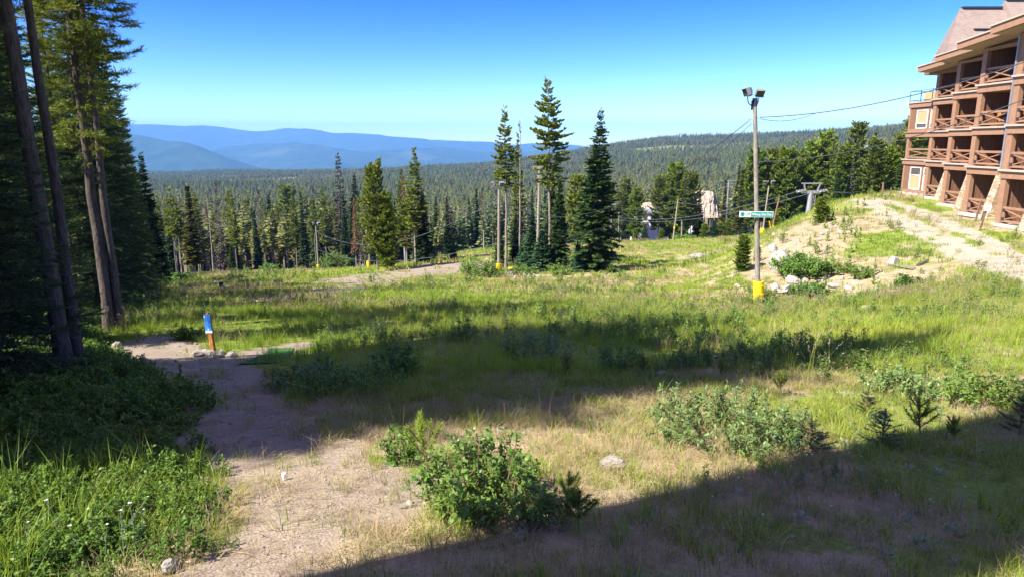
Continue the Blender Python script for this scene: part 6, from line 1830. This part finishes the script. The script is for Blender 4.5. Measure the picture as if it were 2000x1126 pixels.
# tall grass belt
parts = []
x, y, m = field(8, 36, 24)
tz = tallz(x, y)
cl = sstep(.36, .60, fbm(x / 1.6, y / 1.6, 71, 3))
a, b, k = sel(x, y, m, tz * (.14 + .86 * cl) * (1 - bare(m)) * (1 - m['wood']) * (1 - .93 * m['bank']) * (1 - .6 * m['dry']))
h = .30 + .85 * fbm(a / 2.4, b / 2.4, 72, 3)
parts.append((a, b, h * rg.uniform(.75, 1.15, len(a)), rg.integers(0, 5, len(a))))
x, y, m = field(3, 11, 7, .95)
cl = sstep(.60, .70, fbm(x / .8, y / .8, 73, 3))
a, b, k = sel(x, y, m, cl * (1 - bare(m)) * (1 - .6 * m['wood'])); parts.append((a, b, rg.uniform(.35, .75, len(a)), rg.integers(0, 5, len(a))))
x, y, m = field(2.6, 6.5, 22, 1.0)
a, b, k = sel(x, y, m, m['wood'] * (x < -1.0) * .8); parts.append((a, b, rg.uniform(.45, .95, len(a)), rg.integers(0, 5, len(a))))
lay('tall_grass', parts, LUSH, 'tall lush green grass belt across the middle of the slope')
parts = []
x, y, m = field(9, 40, 5.0)
cl = sstep(.50, .64, fbm(x / 4.0, y / 2.2, 81, 3))
a, b, k = sel(x, y, m, np.maximum(tallz(x, y), sstep(24, 30, y) * .5) * cl * (1 - bare(m)) * (1 - m['wood']) * (1 - m['bank'])); parts.append((a, b, rg.uniform(.7, 1.15, len(a)), rg.integers(0, 2, len(a))))
x, y, m = field(8, 40, 7)
cl = sstep(.50, .66, fbm(x / 2.2, y / 1.4, 83, 4))
a, b, k = sel(x, y, m, np.maximum(tallz(x, y), .4) * cl * (1 - bare(m)) * (1 - m['wood']) * (1 - .7 * m['bank'])); parts.append((a, b, rg.uniform(.5, 1.1, len(a)), rg.integers(2, 4, len(a))))
lay('seeding_grass', parts, SEED + TALLDRY, 'grass with purplish brown seed heads among the tall green grass')
WEED = [shrub_mesh(60 + k, .55, .22, 9, 13, .06, .022, ('shrub', 'willow', 'under')[k], 1.0, .2) for k in range(3)]
parts = []
x, y, m = field(6, 40, 3.2)
cl = sstep(.50, .62, fbm(x / 2.6, y / 2.0, 86, 3))
a, b, k = sel(x, y, m, cl * (1 - bare(m)) * (1 - m['wood']) * (1 - .92 * m['bank']) * sstep(8, 13, y + .3 * np.abs(x))); parts.append((a, b, rg.uniform(.45, 1.15, len(a)), rg.integers(0, 3, len(a))))
x, y, m = field(3, 9, 2.2, .95)
a, b, k = sel(x, y, m, sstep(.52, .62, fbm(x / .9, y / .9, 87, 3)) * (1 - bare(m)) * (1 - m['wood'])); parts.append((a, b, rg.uniform(.2, .45, len(a)), rg.integers(0, 3, len(a))))
x, y, m = field(38, 110, .08, .75)
a, b, k = sel(x, y, m, sstep(.52, .62, fbm(x / 9, y / 7, 88, 3)) * (1 - bare(m)) * (1 - m['wood'])); parts.append((a, b, rg.uniform(1.2, 2.6, len(a)) * np.array((1.0,)), rg.integers(0, 3, len(a))))
lay('meadow_weeds', parts, WEED, 'clumps of leafy weeds mixed into the meadow grass')
# the far meadow
parts = []
x, y, m = field(27, 62, 7, .84)
n_ = fbm(x / 6, y / 9, 91, 3); n2_ = fbm(x / 9, y / 4, 92, 3)
pr = (1 - bare(m) * .93) * (1 - m['wood'] * .9) * (1 - .85 * m['bank']) * (1 - .55 * m['dry'])
ix = np.where(n2_ > .60, rg.choice([4, 4, 3, 2], len(x)), np.where(n_ > .50, rg.choice([0, 1], len(x)), rg.choice([2, 0, 2, 1, 3], len(x))))
a, b, k = sel(x, y, m, pr); parts.append((a, b, rg.uniform(.45, .95, len(a)), ix[k]))
x, y, m = field(62, 160, 1.0, .62)
n_ = fbm(x / 9, y / 14, 91, 3); n2_ = fbm(x / 14, y / 8, 92, 3)
pr = (1 - bare(m) * .9) * (1 - m['wood'])
ix = np.where(n2_ > .62, rg.choice([4, 3, 2], len(x)), np.where(n_ > .46, rg.choice([0, 1, 2], len(x)), rg.choice([2, 2, 0, 3], len(x))))
a, b, k = sel(x, y, m, pr); parts.append((a, b, rg.uniform(1.0, 1.7, len(a)), ix[k]))
lay('meadow_grass', parts, FAR, 'sunlit meadow grass on the far part of the ski slope')
# low forbs and pebbles
parts = []
x, y, m = field(2.4, 11, 26, .95)
cl = sstep(.5, .66, fbm(x / 1.1, y / 1.1, 95, 3))
a, b, k = sel(x, y, m, cl * (1 - bare(m)) * (1 - m['wood']) * sstep(-1.5, 1.5, x)); parts.append((a, b, rg.uniform(.6, 1.4, len(a)), rg.integers(0, 3, len(a))))
lay('silvery_forbs', parts, FORB, 'low silvery-leaved herbs dotting the dry foreground')
parts = []
x, y, m = field(2.4, 9, 110, .95)
a, b, k = sel(x, y, m, .10 + .5 * m['dirt'] * (1 - m['wood'])); parts.append((a, b, .006 + .022 * rg.random(len(a)) ** 3, rg.integers(0, 4, len(a))))
x, y, m = field(9, 22, 14)
a, b, k = sel(x, y, m, m['dirt'] * .8); parts.append((a, b, .012 + .04 * rg.random(len(a)) ** 3, rg.integers(0, 4, len(a))))
x, y, m = field(24, 75, 4.5)
a, b, k = sel(x, y, m, np.maximum(m['road'], m['bank'] * .5)); parts.append((a, b, .03 + .10 * rg.random(len(a)) ** 3, rg.integers(0, 4, len(a))))
lay('pebbles', parts, PEB, 'loose pebbles on the path, road and bare ground', .0, .3)
# undergrowth of the wood on the left
UND = [shrub_mesh(70 + k, .42, .26, 9, 26, .05, .022, 'under', 1.0, .2) for k in range(4)]
LOWH = [shrub_mesh(80 + k, .26, .24, 10, 20, .045, .02, 'under', 1.0, .1) for k in range(2)]
parts = []
x, y, m = field(2.6, 26, 11, 1.0)
left = sstep(.55, .95, m['wood']) * (x < -1.2)
a, b, k = sel(x, y, m, left * .85); 
sz = np.clip(.45 + .10 * (b - 3), .45, 1.1)
parts.append((a, b, sz * rg.uniform(.7, 1.25, len(a)), rg.integers(0, 6, len(a))))
x, y, m = field(2.6, 7.0, 42, 1.0)
a, b, k = sel(x, y, m, m['wood'] * (x < -1.0) * .9); parts.append((a, b, rg.uniform(.35, .8, len(a)), rg.integers(0, 6, len(a))))
x, y, m = field(26, 80, 1.2, .84)
a, b, k = sel(x, y, m, m['wood'] * (x < 0)); parts.append((a, b, rg.uniform(1.2, 2.4, len(a)), rg.integers(0, 6, len(a))))
x, y, m = field(60, 150, .13, .7)
a, b, k = sel(x, y, m, sstep(.15, .5, m['wood']) * (m['wood'] < .9)); parts.append((a, b, rg.uniform(2.0, 4.0, len(a)), rg.integers(0, 6, len(a))))
lay('undergrowth', parts, UND + LOWH, 'leafy green undergrowth along the edge of the shady left wood')
